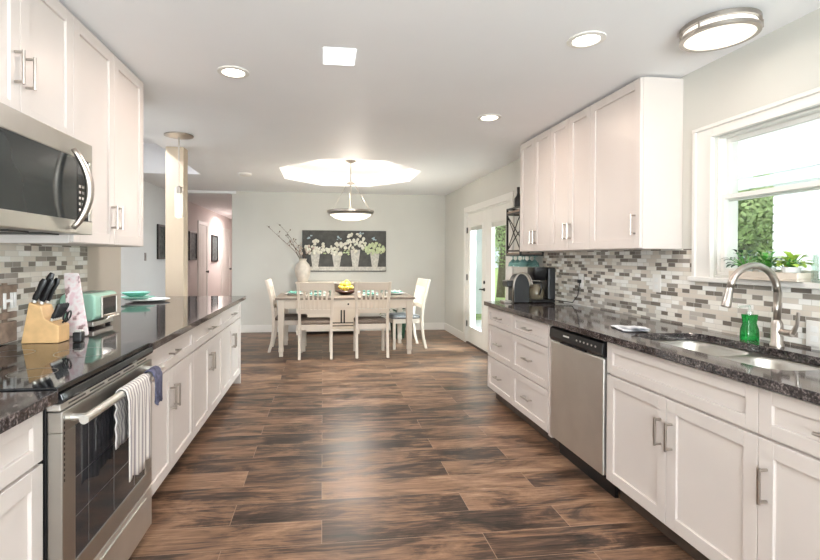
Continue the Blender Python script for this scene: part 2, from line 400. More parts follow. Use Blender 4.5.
mb = MB(); mb.box(XR-.045, XR+.028, WY0-c-.02, WY1+c+.02, WZ0-.045, WZ0-.015); mb.build('window_sill', 'trim', w1, bevel=.006)

# french doors
mb = MB(); cc = .09
mb.box(XR-.018, XR, DY0-cc, DY0, 0, DZ+cc); mb.box(XR-.018, XR, DY1, DY1+cc, 0, DZ+cc); mb.box(XR-.018, XR, DY0, DY1, DZ, DZ+cc)
mb.box(XR+.0, XR+.10, DY0, DY0+.02, .02, DZ); mb.box(XR, XR+.10, DY1-.02, DY1, .02, DZ); mb.box(XR, XR+.10, DY0+.02, DY1-.02, DZ-.02, DZ)
d1 = struct(mb, 'door_1', 'trim', bevel=.003)
mb = MB(); mb.box(XR, XR+.14, DY0, DY1, 0, .02); mb.build('threshold', 'toe', d1)
ym = (DY0+DY1)/2
for (a, b_, g0, g1) in ((ym+.003, DY1-.022, 6.50, 7.04), (DY0+.022, ym-.003, 5.62, 6.12)):
    mb = MB(); xa, xb = XR+.012, XR+.055
    mb.box(xa, xb, a, g0, .025, DZ-.022); mb.box(xa, xb, g1, b_, .025, DZ-.022); mb.box(xa, xb, g0, g1, .025, .27); mb.box(xa, xb, g0, g1, 1.80, DZ-.022)
    lf = mb.build('door_leaf', 'trim', d1, bevel=.004)
    mb = MB(); frame_yz(mb, xa-.008, xa, g0-.025, g1+.025, .245, 1.825, .028); mb.build('glazing_bead', 'trim', lf, bevel=.003)
    mb = MB(); mb.box(xa+.02, xa+.024, g0, g1, .27, 1.80); mb.build('door_pane', 'glass', lf)
    mb = MB(); mb.box(xa-.004, xa+.018, g0+.005, g1-.005, 1.735, 1.795); mb.build('blind_cassette', 'steel', lf)
    if a > ym:
        mb = MB(); mb.lathe([(.024, 0), (.024, -.012), (.014, -.016)], (xa, ym+.075, .98), 16, 'X')
        mb.build('deadbolt', 'black_metal', lf)
        mb = MB(); mb.lathe([(.024, 0), (.024, -.01), (.01, -.012), (.01, -.04)], (xa, ym+.075, .88), 16, 'X'); mb.tube([(xa-.038, ym+.07, .88), (xa-.04, ym+.12, .882), (xa-.036, ym+.18, .875)], .009)
        mb.build('door_handle', 'black_metal', lf)
        for z in (.30, 1.02, 1.75):
            mb = MB(); mb.box(xa-.014, xa, DY1-.03, DY1-.002, z-.045, z+.045); mb.build('hinge', 'black_metal', lf)

# hall doors
def hall_door(n, y0, y1, leaf=True, m='trim'):
    mb = MB(); mb.box(XH, XH+.02, y0, y0+.08, 0, 2.1); mb.box(XH, XH+.02, y1-.08, y1, 0, 2.1); mb.box(XH, XH+.02, y0+.08, y1-.08, 2.02, 2.1)
    d = struct(mb, 'door_%d' % n, m, bevel=.003)
    mb = MB(); mb.box(XH+.001, XH+.008, y0+.08, y1-.08, .01, 2.02)
    for (a, b2) in ((.2, .95), (1.1, 1.85)): 
        for q in (0, 1):
            yy = y0+.17+q*(y1-y0-.34)/2; mb.box(XH+.008, XH+.012, yy, yy+(y1-y0-.34)/2-.06, a, b2)
    lf = mb.build('door_leaf', m, d, bevel=.002)
    mb = MB(); mb.lathe([(.012, 0), (.012, .03), (.028, .04), (.028, .06), (.01, .068)], (XH+.008, y1-.14, .98), 16, 'X'); mb.build('door_handle', 'black_metal', lf, True)
hall_door(2, 8.62, 9.66); hall_door(3, 10.55, 11.4); hall_door(4, 12.9, 14.1)

# ------------------------------------------------------------------ cabinets
def bar_v(mb, x, s, y, z0, z1):      # vertical pull on a face whose outward normal is s*X
    d = .032*s
    mb.tube([(x, y, z0+.008), (x+d, y, z0+.008)], .0055, 8); mb.tube([(x, y, z1-.008), (x+d, y, z1-.008)], .0055, 8); mb.tube([(x+d, y, z0), (x+d, y, z1)], .0062, 8)
def bar_h(mb, x, s, y0, y1, z):
    d = .032*s
    mb.tube([(x, y0+.008, z), (x+d, y0+.008, z)], .0055, 8); mb.tube([(x, y1-.008, z), (x+d, y1-.008, z)], .0055, 8); mb.tube([(x+d, y0, z), (x+d, y1, z)], .0062, 8)
def front(parent, name, xf, s, y0, y1, z0, z1, handle=None, rail=.058):
    """shaker front, outer face at xf facing s*X, .02 thick"""
    g = .0015; y0 += g; y1 -= g; z0 += g; z1 -= g; xi = xf-.02*s; xp = xf-.011*s
    mb = MB(); a, b = sorted((xi, xf)); r = min(rail, (z1-z0)*.3)
    mb.box(a, b, y0, y0+rail, z0, z1); mb.box(a, b, y1-rail, y1, z0, z1)
    mb.box(a, b, y0+rail, y1-rail, z0, z0+r); mb.box(a, b, y0+rail, y1-rail, z1-r, z1)
    a, b = sorted((xi, xp)); mb.box(a, b, y0+rail, y1-rail, z0+r, z1-r)
    o = mb.build(name, 'cabinet', parent, bevel=.0018)
    if handle:
        mb = MB()
        if handle[0] == 'v': bar_v(mb, xf, s, handle[1], handle[2]-.064, handle[2]+.064)
        else: bar_h(mb, xf, s, handle[1]-.064, handle[1]+.064, handle[2])
        mb.build('handle', 'nickel', o, True)
    return o
def base_cab(label, xf, xw, y0, y1, layout, hinge=None, group=None, end=False, name='base_cabinet'):
    s = 1 if xf > xw else -1
    t = thing(name, label, 'cabinet', ((xf+xw)/2, (y0+y1)/2, 0), group)
    mb = MB(); xw = xw+.004*s; a, b = sorted((xw, xf-.021*s)); mb.box(a, b, y0, y1, .1, .876)
    if layout == 'sink':
        mb.b.free(); mb = MB()
        mb.box(a, b, y0, y1, .1, .66); mb.box(a, a+.018, y0, y1, .66, .876); mb.box(a+.018, b, y0, y0+.018, .66, .876); mb.box(a+.018, b, y1-.018, y1, .66, .876)
    mb.build('carcass', 'cabinet', t)
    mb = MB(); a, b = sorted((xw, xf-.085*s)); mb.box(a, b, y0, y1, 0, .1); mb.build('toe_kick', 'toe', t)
    if end:
        mb = MB(); a, b = sorted((xw, xf-.002*s)); mb.box(a, b, y1, y1+.02, 0, .876); mb.build('end_panel', 'cabinet', t, bevel=.002)
    ymid = (y0+y1)/2
    if layout == 'drawers3':
        for (z0, z1) in ((.708, .868), (.413, .702), (.115, .407)): front(t, 'drawer', xf, s, y0, y1, z0, z1, ('h', ymid, (z0+z1)/2), .05)
    else:
        if layout == 'sink': front(t, 'false_front', xf, s, y0, y1, .700, .868, None, .05)
        else: front(t, 'drawer', xf, s, y0, y1, .700, .868, ('h', ymid, .784) if layout != 'near' else ('h', ymid, .784), .05)
        if layout == 'near': front(t, 'door', xf, s, y0, y1, .115, .692, ('v', y1-.035, .53))
        elif layout == 'near_left': front(t, 'door', xf, s, y0, y1, .115, .692, ('v', y0+.04, .56))
        else:
            front(t, 'door', xf, s, y0, ymid, .115, .692, ('v', ymid-.035, .53)); front(t, 'door', xf, s, ymid, y1, .115, .692, ('v', ymid+.035, .53))
    return t
XFR, XFL = 1.549, -.849
base_cab('white three-drawer base cabinet at the far end of the right counter beside the french doors', XFR, XR, 3.73, 4.31, 'drawers3', group=None)
base_cab('white three-drawer base cabinet directly beside the dishwasher', XFR, XR, 3.105, 3.73, 'drawers3')
base_cab('white sink base cabinet with one wide false front over two doors', XFR, XR, 1.515, 2.425, 'sink')
base_cab('white base cabinet nearest the camera on the right, one door and one drawer', XFR, XR, .95, 1.515, 'near')
base_cab('white two-door base cabinet on the left right next to the range', XFL, XL, 2.365, 3.275, 'two')
base_cab('white two-door base cabinet in the middle of the left peninsula run', XFL, XL, 3.275, 4.19, 'two')
base_cab('white two-door base cabinet at the far end of the left peninsula', XFL, XL, 4.19, 5.09, 'two', end=True)
base_cab('white base cabinet in the near left corner, before the range', XFL, XL, .75, 1.565, 'near_left')
mb = MB(); mb.box(XFR+.003, XR, 3.055, 3.104, .1, .876); tag(mb.build('filler_strip', 'cabinet', bevel=.002), 'narrow white filler strip between drawers and dishwasher', 'cabinet trim')
mb = MB(); mb.box(-1.9, XL-.001, 3.73, 5.09, 0, .876); tag(mb.build('peninsula_panel', 'cabinet', bevel=.002), 'white back of the peninsula under the overhanging counter', 'cabinet')

def wall_cab(label, xf, xw, y0, y1, z0, z1, doors, name='wall_cabinet'):
    s = 1 if xf > xw else -1
    t = thing(name, label, 'cabinet', ((xf+xw)/2, (y0+y1)/2, z0))
    mb = MB(); a, b = sorted((xw, xf-.021*s)); mb.box(a, b, y0, y1, z0, z1); mb.build('carcass', 'cabinet', t, bevel=.002)
    for (a, b, hy, hz) in doors: front(t, 'door', xf, s, a, b, z0+.003, z1-.003, ('v', hy, hz))
    return t
XUR, XUL, ZU0, ZU1 = 1.949, -1.154, 1.386, 2.452
wall_cab('white two-door wall cabinet at the far end of the right-hand row', XUR, XR, 3.885, 4.52, ZU0, ZU1, [(3.885, 4.2, 4.165, 1.52), (4.2, 4.52, 4.235, 1.52)])
wall_cab('white two-door wall cabinet in the middle of the right-hand row', XUR, XR, 3.275, 3.885, ZU0, ZU1, [(3.275, 3.58, 3.545, 1.54), (3.58, 3.885, 3.615, 1.54)])
wall_cab('white single-door wall cabinet next to the kitchen window', XUR, XR, 2.72, 3.275, ZU0, ZU1, [(2.72, 3.275, 2.765, 1.54)])
wall_cab('tall white two-door wall cabinet right of the microwave on the left wall', XUL, XL, 2.37, 3.24, ZU0, ZU1, [(2.37, 2.805, 2.77, 1.54), (2.805, 3.24, 2.84, 1.54)])
wall_cab('short white two-door wall cabinet above the microwave', XUL, XL, 1.59, 2.37, 1.845, ZU1, [(1.59, 1.98, 1.945, 2.04), (1.98, 2.37, 2.015, 2.04)])

# ------------------------------------------------------------------ counters, sink, faucet
hole = rrect(1.655, 2.065, 1.55, 2.40, .09, 7)
KEEP0 |= {'countertop', 'kitchen_sink', 'range_cooker'}
mb = MB(); mb.plate([(1.517, -.6), (XR-.001, -.6), (XR-.001, 4.335), (1.517, 4.335)], [hole], .877, .914)
tag(mb.build('countertop', 'granite', bevel=.003), 'long polished dark granite countertop on the right with the sink cut into it', 'countertop')
mb = MB(); mb.plate([(XL+.001, 2.37), (-.803, 2.37), (-.803, 5.14), (-1.93, 5.14), (-1.93, 3.72), (XL+.001, 3.72)], [], .877, .914)
tag(mb.build('countertop', 'granite', bevel=.003), 'polished dark granite countertop of the left peninsula beyond the range', 'countertop')
mb = MB(); mb.box(XL+.001, -.803, -.6, 1.562, .877, .914)
tag(mb.build('countertop', 'granite', bevel=.003), 'small piece of dark granite countertop in the near left corner', 'countertop')

sk = thing('kitchen_sink', 'stainless steel undermount double-bowl sink under the window', 'sink', (1.86, 1.975, .68))
b1 = (1.675, 2.045, 1.99, 2.38); b2 = (1.675, 2.045, 1.57, 1.955)
mb = MB(); mb.plate([(1.635, 1.53), (2.085, 1.53), (2.085, 2.42), (1.635, 2.42)], [rrect(*b1, .10, 7), rrect(*b2, .10, 7)], .868, .8755); mb.build('sink_rim', 'sink_steel', sk)
for bb in (b1, b2):
    rings = []
    for (ins, z, r) in ((-.001, .8685, .10), (.004, .85, .10), (.012, .72, .095), (.03, .695, .08), (.07, .688, .06)):
        rings.append([V(x, y, z) for x, y in rrect(bb[0]+ins, bb[1]-ins, bb[2]+ins, bb[3]-ins, r, 7)])
    mb = MB(); mb.loft(rings, caps=False); mb.b.faces.new([v for v in mb.b.verts][-32:])
    bo = mb.build('bowl', 'sink_steel', sk, True)
    mb = MB(); mb.lathe([(.042, .690), (.042, .693), (.03, .691), (.01, .690)], ((bb[0]+bb[1])/2, (bb[2]+bb[3])/2, 0), 20); mb.build('drain', 'steel_dark', bo, True)

fx, fy = 2.13, 1.99
fa = thing('kitchen_faucet', 'brushed nickel gooseneck pull-down faucet at the sink', 'faucet', (fx, fy, .914))
mb = MB(); mb.lathe([(.028, .915), (.028, .925), (.024, .93), (.024, 1.02), (.02, 1.03), (.015, 1.04)], (fx, fy, 0), 20); mb.build('faucet_body', 'nickel', fa, True)
pts = [(fx, fy, 1.035), (fx, fy, 1.17)]
for k in range(0, 13):
    a = math.radians(k*14.2); pts.append((fx-.125+.125*math.cos(a), fy, 1.17+.125*math.sin(a)))
e = pts[-1]; mb = MB(); mb.tube(pts, .0155, 12); mb.build('spout', 'nickel', fa, 'all')
mb = MB(); dx = math.sin(math.radians(14)); ex, ez = e[0], e[2]
mb.tube([(ex, fy, ez), (ex-.007, fy, ez-.03), (ex-.008, fy, ez-.034), (ex-.02, fy, ez-.085), (ex-.021, fy, ez-.09)], [.0145, .0165, .018, .021, .016], 14); mb.build('spray_head', 'nickel', fa, True)
mb = MB(); mb.tube([(fx, fy, .985), (fx, fy-.075, .985)], .016, 12); mb.tube([(fx, fy-.075, .985), (fx, fy-.095, 1.03), (fx+.0, fy-.10, 1.085)], [.012, .008, .007], 8); mb.build('handle', 'nickel', fa, True)

sp = thing('soap_bottle', 'small bright green soap dispenser beside the faucet', 'bottle', (2.15, 2.155, .914))
mb = MB(); mb.loft([[V(2.15+(x)*q, 2.155+y*q, z) for x, y in rrect(-.036, .036, -.026, .026, .012, 3)] for q, z in ((1, .915), (1.04, .93), (1.0, .97), (.75, 1.0), (.85, 1.03), (.9, 1.045))]); mb.build('bottle_body', 'soap', sp, True)
mb = MB(); mb.lathe([(.016, 1.045), (.016, 1.06), (.006, 1.062), (.006, 1.09)], (2.15, 2.155, 0), 12); mb.tube([(2.15, 2.155, 1.088), (2.10, 2.165, 1.082)], .006, 8); mb.build('pump', 'clear_ware', sp, True)

mb = MB()
for i, (x0, x1, y0, y1, z, rz) in enumerate(((1.70, 1.84, 2.45, 2.66, .9145, -.25), (1.72, 1.84, 2.46, 2.58, .922, -.1), (1.73, 1.80, 2.44, 2.50, .93, .4))):
    n = 10; g = []
    for a in range(n+1):
        row = []
        for b in range(n+1):
            p = V(x0+(x1-x0)*a/n, y0+(y1-y0)*b/n, 0); c0 = V((x0+x1)/2, (y0+y1)/2, 0)
            p = Matrix.Rotation(rz, 3, 'Z') @ (p-c0)+c0
            p.z = z+.008*(noise.noise(p*14+V(i*9, 0, 0))*.5+.5); row.append(p)
        g.append(row)
    for dz, fl in ((0, 0), (.004, 1)):
        vs = [[mb.b.verts.new(p+V(0, 0, dz)) for p in r] for r in g]
        for a in range(n):
            for b in range(n): mb.b.faces.new((vs[a][b], vs[a+1][b], vs[a+1][b+1], vs[a][b+1]))
tag(mb.build('dish_cloth', 'paper_cloth', smooth='all'), 'white patterned dish cloth lying folded left of the sink', 'cloth')

# ------------------------------------------------------------------ dishwasher
dw = thing('dishwasher', 'stainless steel dishwasher with black control panel in the right row', 'dishwasher', (1.9, 2.74, 0))
mb = MB(); mb.box(XFR+.03, XR-.05, 2.432, 3.05, .1, .873); mb.build('tub', 'black', dw)
mb = MB(); mb.box(XFR-.012, XFR+.03, 2.437, 3.047, .125, .772); mb.build('door', 'steel', dw, bevel=.006)
mb = MB(); mb.prism([(XFR-.012, .777), (XFR+.03, .777), (XFR+.03, .866), (XFR-.002, .866), (XFR-.018, .855), (XFR-.022, .80)], 'Y', 2.437, 3.047)
cp = mb.build('control_panel', 'black', dw, bevel=.003)
mb = MB(); mb.box(XFR-.0225, XFR-.0205, 2.79, 2.86, .825, .835); mb.build('badge', 'white_plastic', cp)
for k in range(6):
    mb = MB(); y = 2.50+k*.04; mb.lathe([(.006, 0), (.006, -.003)], (XFR-.0200, y, .828), 10, 'X'); mb.build('button', 'steel', cp)
mb = MB(); mb.box(XFR-.022, XFR-.012, 2.60, 2.90, .775, .785); mb.build('grip_recess', 'black_glass', cp)
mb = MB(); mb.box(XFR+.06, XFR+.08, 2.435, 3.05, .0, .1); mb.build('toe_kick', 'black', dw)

# ------------------------------------------------------------------ range cooker
Y0, Y1 = 1.572, 2.358
rg = thing('range_cooker', 'stainless steel slide-in electric range with black glass cooktop', 'range', (-1.15, 1.965, 0))
mb = MB(); mb.box(XL+.002, -.86, Y0, Y1, .05, .868); mb.box(-.86, -.845, Y0, Y1, .19, .868); mb.build('body', 'black', rg, bevel=.003)
mb = MB()
for k in range(13): mb.box(-.8000, -.7994, Y0+.012, Y0+.018, .62+k*.0165, .629+k*.0165)
mb.build('side_vent', 'black', rg)
mb = MB(); mb.box(XL+.012, -.812, Y0, Y1, .900, .920); ck = mb.build('cooktop', 'black_glass', rg, bevel=.004)
for (x, y, r) in ((-1.28, 1.78, .10), (-1.28, 2.15, .075), (-1.0, 1.78, .075), (-1.0, 2.14, .11)):
    mb = MB(); ring = []
    for rr in (r, r-.004): ring.append([V(x+rr*math.cos(2*PI*j/40), y+rr*math.sin(2*PI*j/40), .9204) for j in range(40)])
    mb.loft(ring, caps=False); mb.build('burner_ring', 'steel_dark', ck)
mb = MB(); mb.prism([(-.85, .868), (-.800, .868), (-.795, .88), (-.802, .899), (-.85, .899)], 'Y', Y0, Y1); mb.build('front_trim', 'black_glass', rg, bevel=.002)
mb = MB(); mb.box(-.845, -.805, Y0+.002, Y1-.002, .845, .867); pf = mb.build('vent_panel', 'steel', rg, bevel=.002)
for k in range(5):
    mb = MB(); y = Y0+.05+k*.14; mb.box(-.8055, -.8045, y, y+.11, .853, .859); mb.build('vent_slot', 'black', pf)
mb = MB(); xa, xb = -.845, -.800
mb.box(xa, xb, Y0+.004, Y1-.004, .775, .842); mb.box(xa, xb, Y0+.004, Y1-.004, .255, .33); mb.box(xa, xb, Y0+.004, Y0+.085, .33, .775); mb.box(xa, xb, Y1-.085, Y1-.004, .33, .775)
dr = mb.build('oven_door', 'steel_satin', rg, bevel=.003)
mb = MB(); mb.box(xa+.01, xb-.004, Y0+.085, Y1-.085, .33, .775); mb.build('oven_window', 'oven_glass', dr)
mb = MB()
for z in (.47, .60): 
    mb.tube([(xb-.0035, Y0+.09, z), (xb-.0035, Y1-.09, z)], .0010, 5)
for y in (1.75, 1.95, 2.15): mb.tube([(xb-.0035, y, .34), (xb-.0035, y, .765)], .0008, 5)
mb.build('rack_lines', 'steel_dark', dr)
mb = MB(); mb.tube([(xb+.05, Y0+.03, .808), (xb+.052, Y1-.03, .808)], .015, 12)
for y in (Y0+.06, Y1-.06): mb.tube([(xb, y, .808), (xb+.05, y, .808)], .012, 10)
mb.build('handle', 'steel', dr, True)
mb = MB(); mb.box(-.845, -.800, Y0+.004, Y1-.004, .06, .248); mb.box(-.80, -.793, Y0+.05, Y1-.09, .208, .226); mb.build('warming_drawer', 'steel', rg, bevel=.004)
# towels over the oven handle
def towel(label, m, y0, y1, zb0, zb1, th, ph):
    xh, zh, r = xb+.051, .808, .0185
    path = [(xh-r-.001-.006*math.sin(3*k), zb1+(zh-zb1)*k/8) for k in range(8)]
    path += [(xh-(r)*math.cos(math.radians(a)), zh+r*math.sin(math.radians(a))) for a in range(0, 181, 30)]
    path += [(xh+r+.002, zh-(zh-zb0)*k/12) for k in range(1, 13)]
    rings = []; n = 18; mb = MB(); g = []
    for i, (x, z) in enumerate(path):
        drop = max(0, zh-z)
        g.append([V(x+(.005*math.sin(j*1.25+ph)*min(1, drop*6) if i > 14 else .003*math.sin(j*1.25+ph)*min(1, drop*6))+(0.004 if i > 14 else 0), y0+(y1-y0)*j/n+.02*(drop)*math.sin(ph), z+(.012*math.sin(j*.5+ph) if i == len(path)-1 else 0)) for j in range(n+1)])
    vs = [[mb.b.verts.new(p) for p in r_] for r_ in g]
    for a in range(len(g)-1):
        for b in range(n): mb.b.faces.new((vs[a][b], vs[a+1][b], vs[a+1][b+1], vs[a][b+1]))
    o = mb.build('towel', m, smooth='all'); s_ = o.modifiers.new('thick', 'SOLIDIFY'); s_.thickness = th; s_.offset = 1
    return tag(o, label, 'towel')
towel('white and brown striped kitchen towel hanging over the oven handle', 'towel_stripe', 1.88, 2.115, .47, .60, .004, .4)
towel('dark blue patterned towel bunched at the far end of the oven handle', 'towel_dark', 2.16, 2.25, .68, .70, .006, 1.6)

# ------------------------------------------------------------------ microwave
mw = thing('microwave', 'stainless steel over-the-range microwave with curved handle', 'microwave', (-1.27, 1.975, 1.43))
ya, yb_, za, zb = 1.592, 2.362, 1.425, 1.842
mb = MB(); mb.box(XL+.002, -1.10, ya, yb_, za, zb-.001); mb.build('case', 'steel_dark', mw, bevel=.003)
mb = MB(); xa_, xb_ = -1.10, -1.068
mb.box(xa_, xb_, ya, yb_, zb-.085, zb-.002); mb.box(xa_, xb_, ya, yb_, za, za+.06); mb.box(xa_, xb_, ya, ya+.04, za+.06, zb-.085); mb.box(xa_, xb_, yb_-.03, yb_, za+.06, zb-.085)
mb.build('front_frame', 'steel_satin', mw, bevel=.003)
mb = MB(); mb.box(xa_, xb_-.003, ya+.04, yb_-.135, za+.06, zb-.085); dd = mb.build('door', 'micro_glass', mw)
mb = MB(); mb.box(xa_, xb_-.003, yb_-.13, yb_-.03, za+.06, zb-.085); kp = mb.build('control_panel', 'black_glass', mw)
for r_ in range(6):
    for c_ in range(3):
        mb = MB(); mb.box(xb_-.003, xb_-.002, yb_-.118+c_*.028, yb_-.10+c_*.028, 1.50+r_*.026, 1.512+r_*.026); mb.build('key', 'steel_dark', kp)
pts = []; rs = []
yc = yb_-.195
for k in range(17):
    t = k/16; a = (t-.5)*2
    pts.append((xb_+.012+.050*(1-a*a), yc+.035*(1-a*a), 1.445+.34*t)); rs.append(.011+.007*(1-a*a))
mb = MB(); mb.tube(pts, rs, 12); mb.build('handle', 'nickel', dd, 'all')
mb = MB()
for y in (1.70, 1.98, 2.2): mb.box(-1.40, -1.16, y-.06, y+.06, za-.006, za)
mb.build('vent_grille', 'black', mw)

# ------------------------------------------------------------------ things on the left counter
kb = thing('knife_block', 'light wooden slanted knife block behind the cooktop', 'knife block', (-1.32, 2.45, .914))
mb = MB(); mb.prism([(-1.40, .915), (-1.235, .915), (-1.235, .995), (-1.295, 1.03), (-1.315, 1.09), (-1.365, 1.11)], 'Y', 2.40, 2.50); mb.build('block', 'knife_wood', kb, bevel=.004)
def knife(x, y, z, ln, r, lab):
    d = V(.45, 0, 1).normalized()
    t = thing('kitchen_knife', lab, 'knife', (x, y, z), 'black-handled knives in the wooden block')
    p = V(x, y, z)
    mb = MB(); a = V(0, 1, 0); c_ = d.cross(a)
    rings = []
    for q, wq in ((0.012, .75), (.03, 1), (ln*.5, .8), (ln*.85, 1.05), (ln, .7)):
        rings.append([p+d*q+a*(r*.55*wq*math.cos(2*PI*j/10))+c_*(r*1.25*wq*math.sin(2*PI*j/10)) for j in range(10)])
    mb.loft(rings); h = mb.build('handle', 'black', t, True)
    mb = MB(); mb.loft([[p+d*q+a*(r*.5*math.cos(2*PI*j/8))+c_*(r*math.sin(2*PI*j/8)) for j in range(8)] for q in (.001, .013)]); mb.build('bolster', 'steel', t, True)
for k, (dx, y, ln) in enumerate(((-.352, 2.413, .12), (-.332, 2.435, .125), (-.352, 2.455, .15), (-.332, 2.48, .13))):
    knife(-1+dx, y, 1.1125-(dx+.365)*.4, ln, .0125, ('large black-handled knife in the block, nearest the camera', 'black-handled knife in the block, right of the nearest one', 'longest black-handled knife standing highest in the block', 'black-handled knife at the far side of the block')[k])
for k in range(6): 
    y = 2.408+k*.0165; knife(-1.272, y, 1.020, .085, .0075, 'small black steak knife in the lower row of the block')
# shears hanging with round grips
sh = thing('kitchen_shears', 'dark shears with ringed grips stuck in the low end of the block', 'scissors', (-1.255, 2.45, 1.0))
for dy in (-.018, .018):
    mb = MB(); cc_ = V(-1.222, 2.45+dy, 1.04); mb.tube([cc_+V(.004*math.cos(a*PI/8), .016*math.sin(a*PI/8), .02*math.cos(a*PI/8)) for a in range(17)], .004, 6); mb.tube([V(-1.238, 2.45+dy*.5, 1.008), cc_-V(0, 0, .02)], .005, 6); mb.build('grip', 'black', sh, 'all')

bd = thing('cutting_board', 'pink and white marbled board leaning beside the knife block', 'cutting board', (-1.2, 2.58, .914))
mb = MB(); g = rrect(-.05, .05, 0, .33, .012, 4)
rot = Matrix.Rotation(math.radians(-14), 3, 'X')
rings = [[V(-1.245, 2.60, .918)+rot @ V(x*(1-z*.8)+z*(-.22), d_, z) for x, z in g] for d_ in (0, .012)]
mb.loft(rings); mb.build('board', 'floral', bd, bevel=.003)

sh = thing('salt_shaker', 'small square black shaker beside the pink board', 'shaker', (-1.165, 2.44, .914))
mb = MB(); mb.box(-1.185, -1.145, 2.42, 2.46, .915, .962); mb.build('jar', 'black', sh, bevel=.005)
mb = MB(); mb.box(-1.18, -1.15, 2.425, 2.455, .962, .972); mb.build('lid', 'steel', sh, bevel=.003)
mb = MB(); mb.box(-.03, .03, -.012, .012, 0, .009); mb.lathe([(.012, .009), (.010, .02), (.006, .024)], (0, 0, 0), 12)

# toaster
ts = thing('toaster', 'mint green retro toaster on the left counter', 'toaster', (-1.31, 3.02, .914))
tx0, tx1, ty0, ty1, tz0, tz1 = -1.455, -1.265, 2.83, 3.13, .94, 1.115
mb = MB(); sec = [(x, z) for x, z in rrect(tx0, tx1, tz0+.02, tz1, .035, 5)]
mb.prism(sec, 'Y', ty0, ty1); bd_ = mb.build('housing', 'mint', ts, bevel=.012, seg=3)
mb = MB(); mb.box(tx0+.02, tx1-.02, ty0+.02, ty1-.02, .927, .955); mb.build('base', 'steel', ts, bevel=.004)
for x in (tx0+.04, tx1-.04):
    for y in (ty0+.05, ty1-.05): mb = MB(); mb.lathe([(.014, .915), (.016, .927)], (x, y, 0), 12); mb.build('foot', 'black', ts)
mb = MB(); mb.box(tx1, tx1+.004, ty0+.08, ty1-.04, .985, 1.085); wn = mb.build('window', 'oven_glass', ts, bevel=.002)
mb = MB(); frame_yz(mb, tx1, tx1+.008, ty0+.068, ty1-.028, .973, 1.097, .012); mb.build('window_trim', 'nickel', ts, bevel=.002)
mb = MB(); mb.tube([(tx1+.022, ty0+.09, .972), (tx1+.022, ty1-.05, .972)], .006, 8)
for y in (ty0+.1, ty1-.06): mb.tube([(tx1-.002, y, .972), (tx1+.022, y, .972)], .005, 6)
mb.build('handle', 'nickel', ts, True)
mb = MB()
for x in (-1.39, -1.33): mb.box(x-.014, x+.014, ty0+.06, ty1-.06, tz1-.001, tz1+.0015)
mb.build('slot', 'black', ts)

# plates on the peninsula
def plate(x, y, z, r, m, lab, grp=None, name='plate'):
    mb = MB(); mb.lathe([(r*.55, 0), (r*.6, .001), (r, .018), (r, .021), (r*.6, .006), (.002, .005)], (x, y, z), 32)
    return tag(mb.build(name, m, smooth=True), lab, 'plate', grp)
plate(-1.60, 4.60, .9145, .19, 'white_dish', 'large white plate at the bottom of the stack on the peninsula')
plate(-1.68, 4.56, .9365, .15, 'mint_dish', 'mint green plate lying on the white plate on the peninsula')
mb = MB(); mb.lathe([(.05, 0), (.055, .002), (.11, .03), (.125, .042), (.12, .042), (.10, .03), (.05, .008), (.002, .007)], (-1.69, 4.56, .958), 28)
tag(mb.build('bowl', 'mint_dish', smooth=True), 'mint green shallow bowl on top of the peninsula plates', 'bowl')

# wooden sign leaning behind the cooktop
sg = thing('wooden_sign', 'rustic slatted wooden sign with white letters behind the range', 'sign', (-1.44, 2.18, .92))
mb = MB(); X0 = -1.462
for (z0, z1) in ((1.10, 1.19), (1.035, 1.065), (.925, 1.02)): mb.box(X0, X0+.018, 2.02, 2.45, z0, z1)
mb.build('slats', 'pallet_wood', sg, bevel=.003)
mb = MB()
for y in (2.06, 2.38): mb = MB(); mb.box(X0-.008, X0, y, y+.03, .92, 1.20); mb.build('back_rail', 'pallet_wood', sg)
def letters(txt, parent, x, y, z, size, m, depth=.006):
    cu = bpy.data.curves.new('letters', 'FONT'); cu.body = txt; cu.size = size; cu.extrude = depth/2; cu.offset = .0022; cu.align_x = 'RIGHT'; cu.shear = .0
    o = bpy.data.objects.new('tmp', cu); COL.objects.link(o)
    dg = bpy.context.evaluated_depsgraph_get(); me = bpy.data.meshes.new_from_object(o.evaluated_get(dg)); bpy.data.objects.remove(o)
    R = Matrix(((0, 0, 1), (1, 0, 0), (0, 1, 0)))
    for v_ in me.vertices: v_.co = R @ v_.co+V(x, y, z)-Vector(parent['_wo'])
    me.materials.append(M[m]); q = bpy.data.objects.new('lettering', me); COL.objects.link(q); q.parent = parent; return q
letters('HI', sg, X0+.022, 2.44, 1.085, .10, 'white_dish')

# ------------------------------------------------------------------ coffee corner, wall rack
cm = thing('coffee_maker', 'black drip coffee maker with glass carafe on the right counter', 'coffee maker', (2.0, 4.2, .914))
mb = MB(); mb.box(1.90, 2.12, 4.11, 4.28, .915, .945); mb.box(2.045, 2.12, 4.11, 4.28, .945, 1.24); mb.build('housing', 'black', cm, bevel=.012, seg=3)
mb = MB(); mb.loft([[V(2.01+x*q, 4.195+y*q, z) for x, y in rrect(-.10, .04, -.08, .08, .03, 4)] for q, z in ((.8, 1.12), (.9, 1.15), (1, 1.17), (1, 1.24))]); mb.build('filter_basket', 'black', cm, True)
mb = MB(); mb.lathe([(.055, .947), (.07, .97), (.073, 1.01), (.06, 1.06), (.048, 1.085)], (1.97, 4.195, 0), 24); cf = mb.build('carafe', 'coffee_glass', cm, True)
mb = MB(); mb.lathe([(.05, 1.085), (.052, 1.10), (.03, 1.11)], (1.97, 4.195, 0), 20); mb.tube([(1.97, 4.145, 1.09), (1.965, 4.085, 1.09), (1.965, 4.075, 1.05), (1.965, 4.115, .99)], .009, 8); mb.build('lid_and_handle', 'black', cf, True)
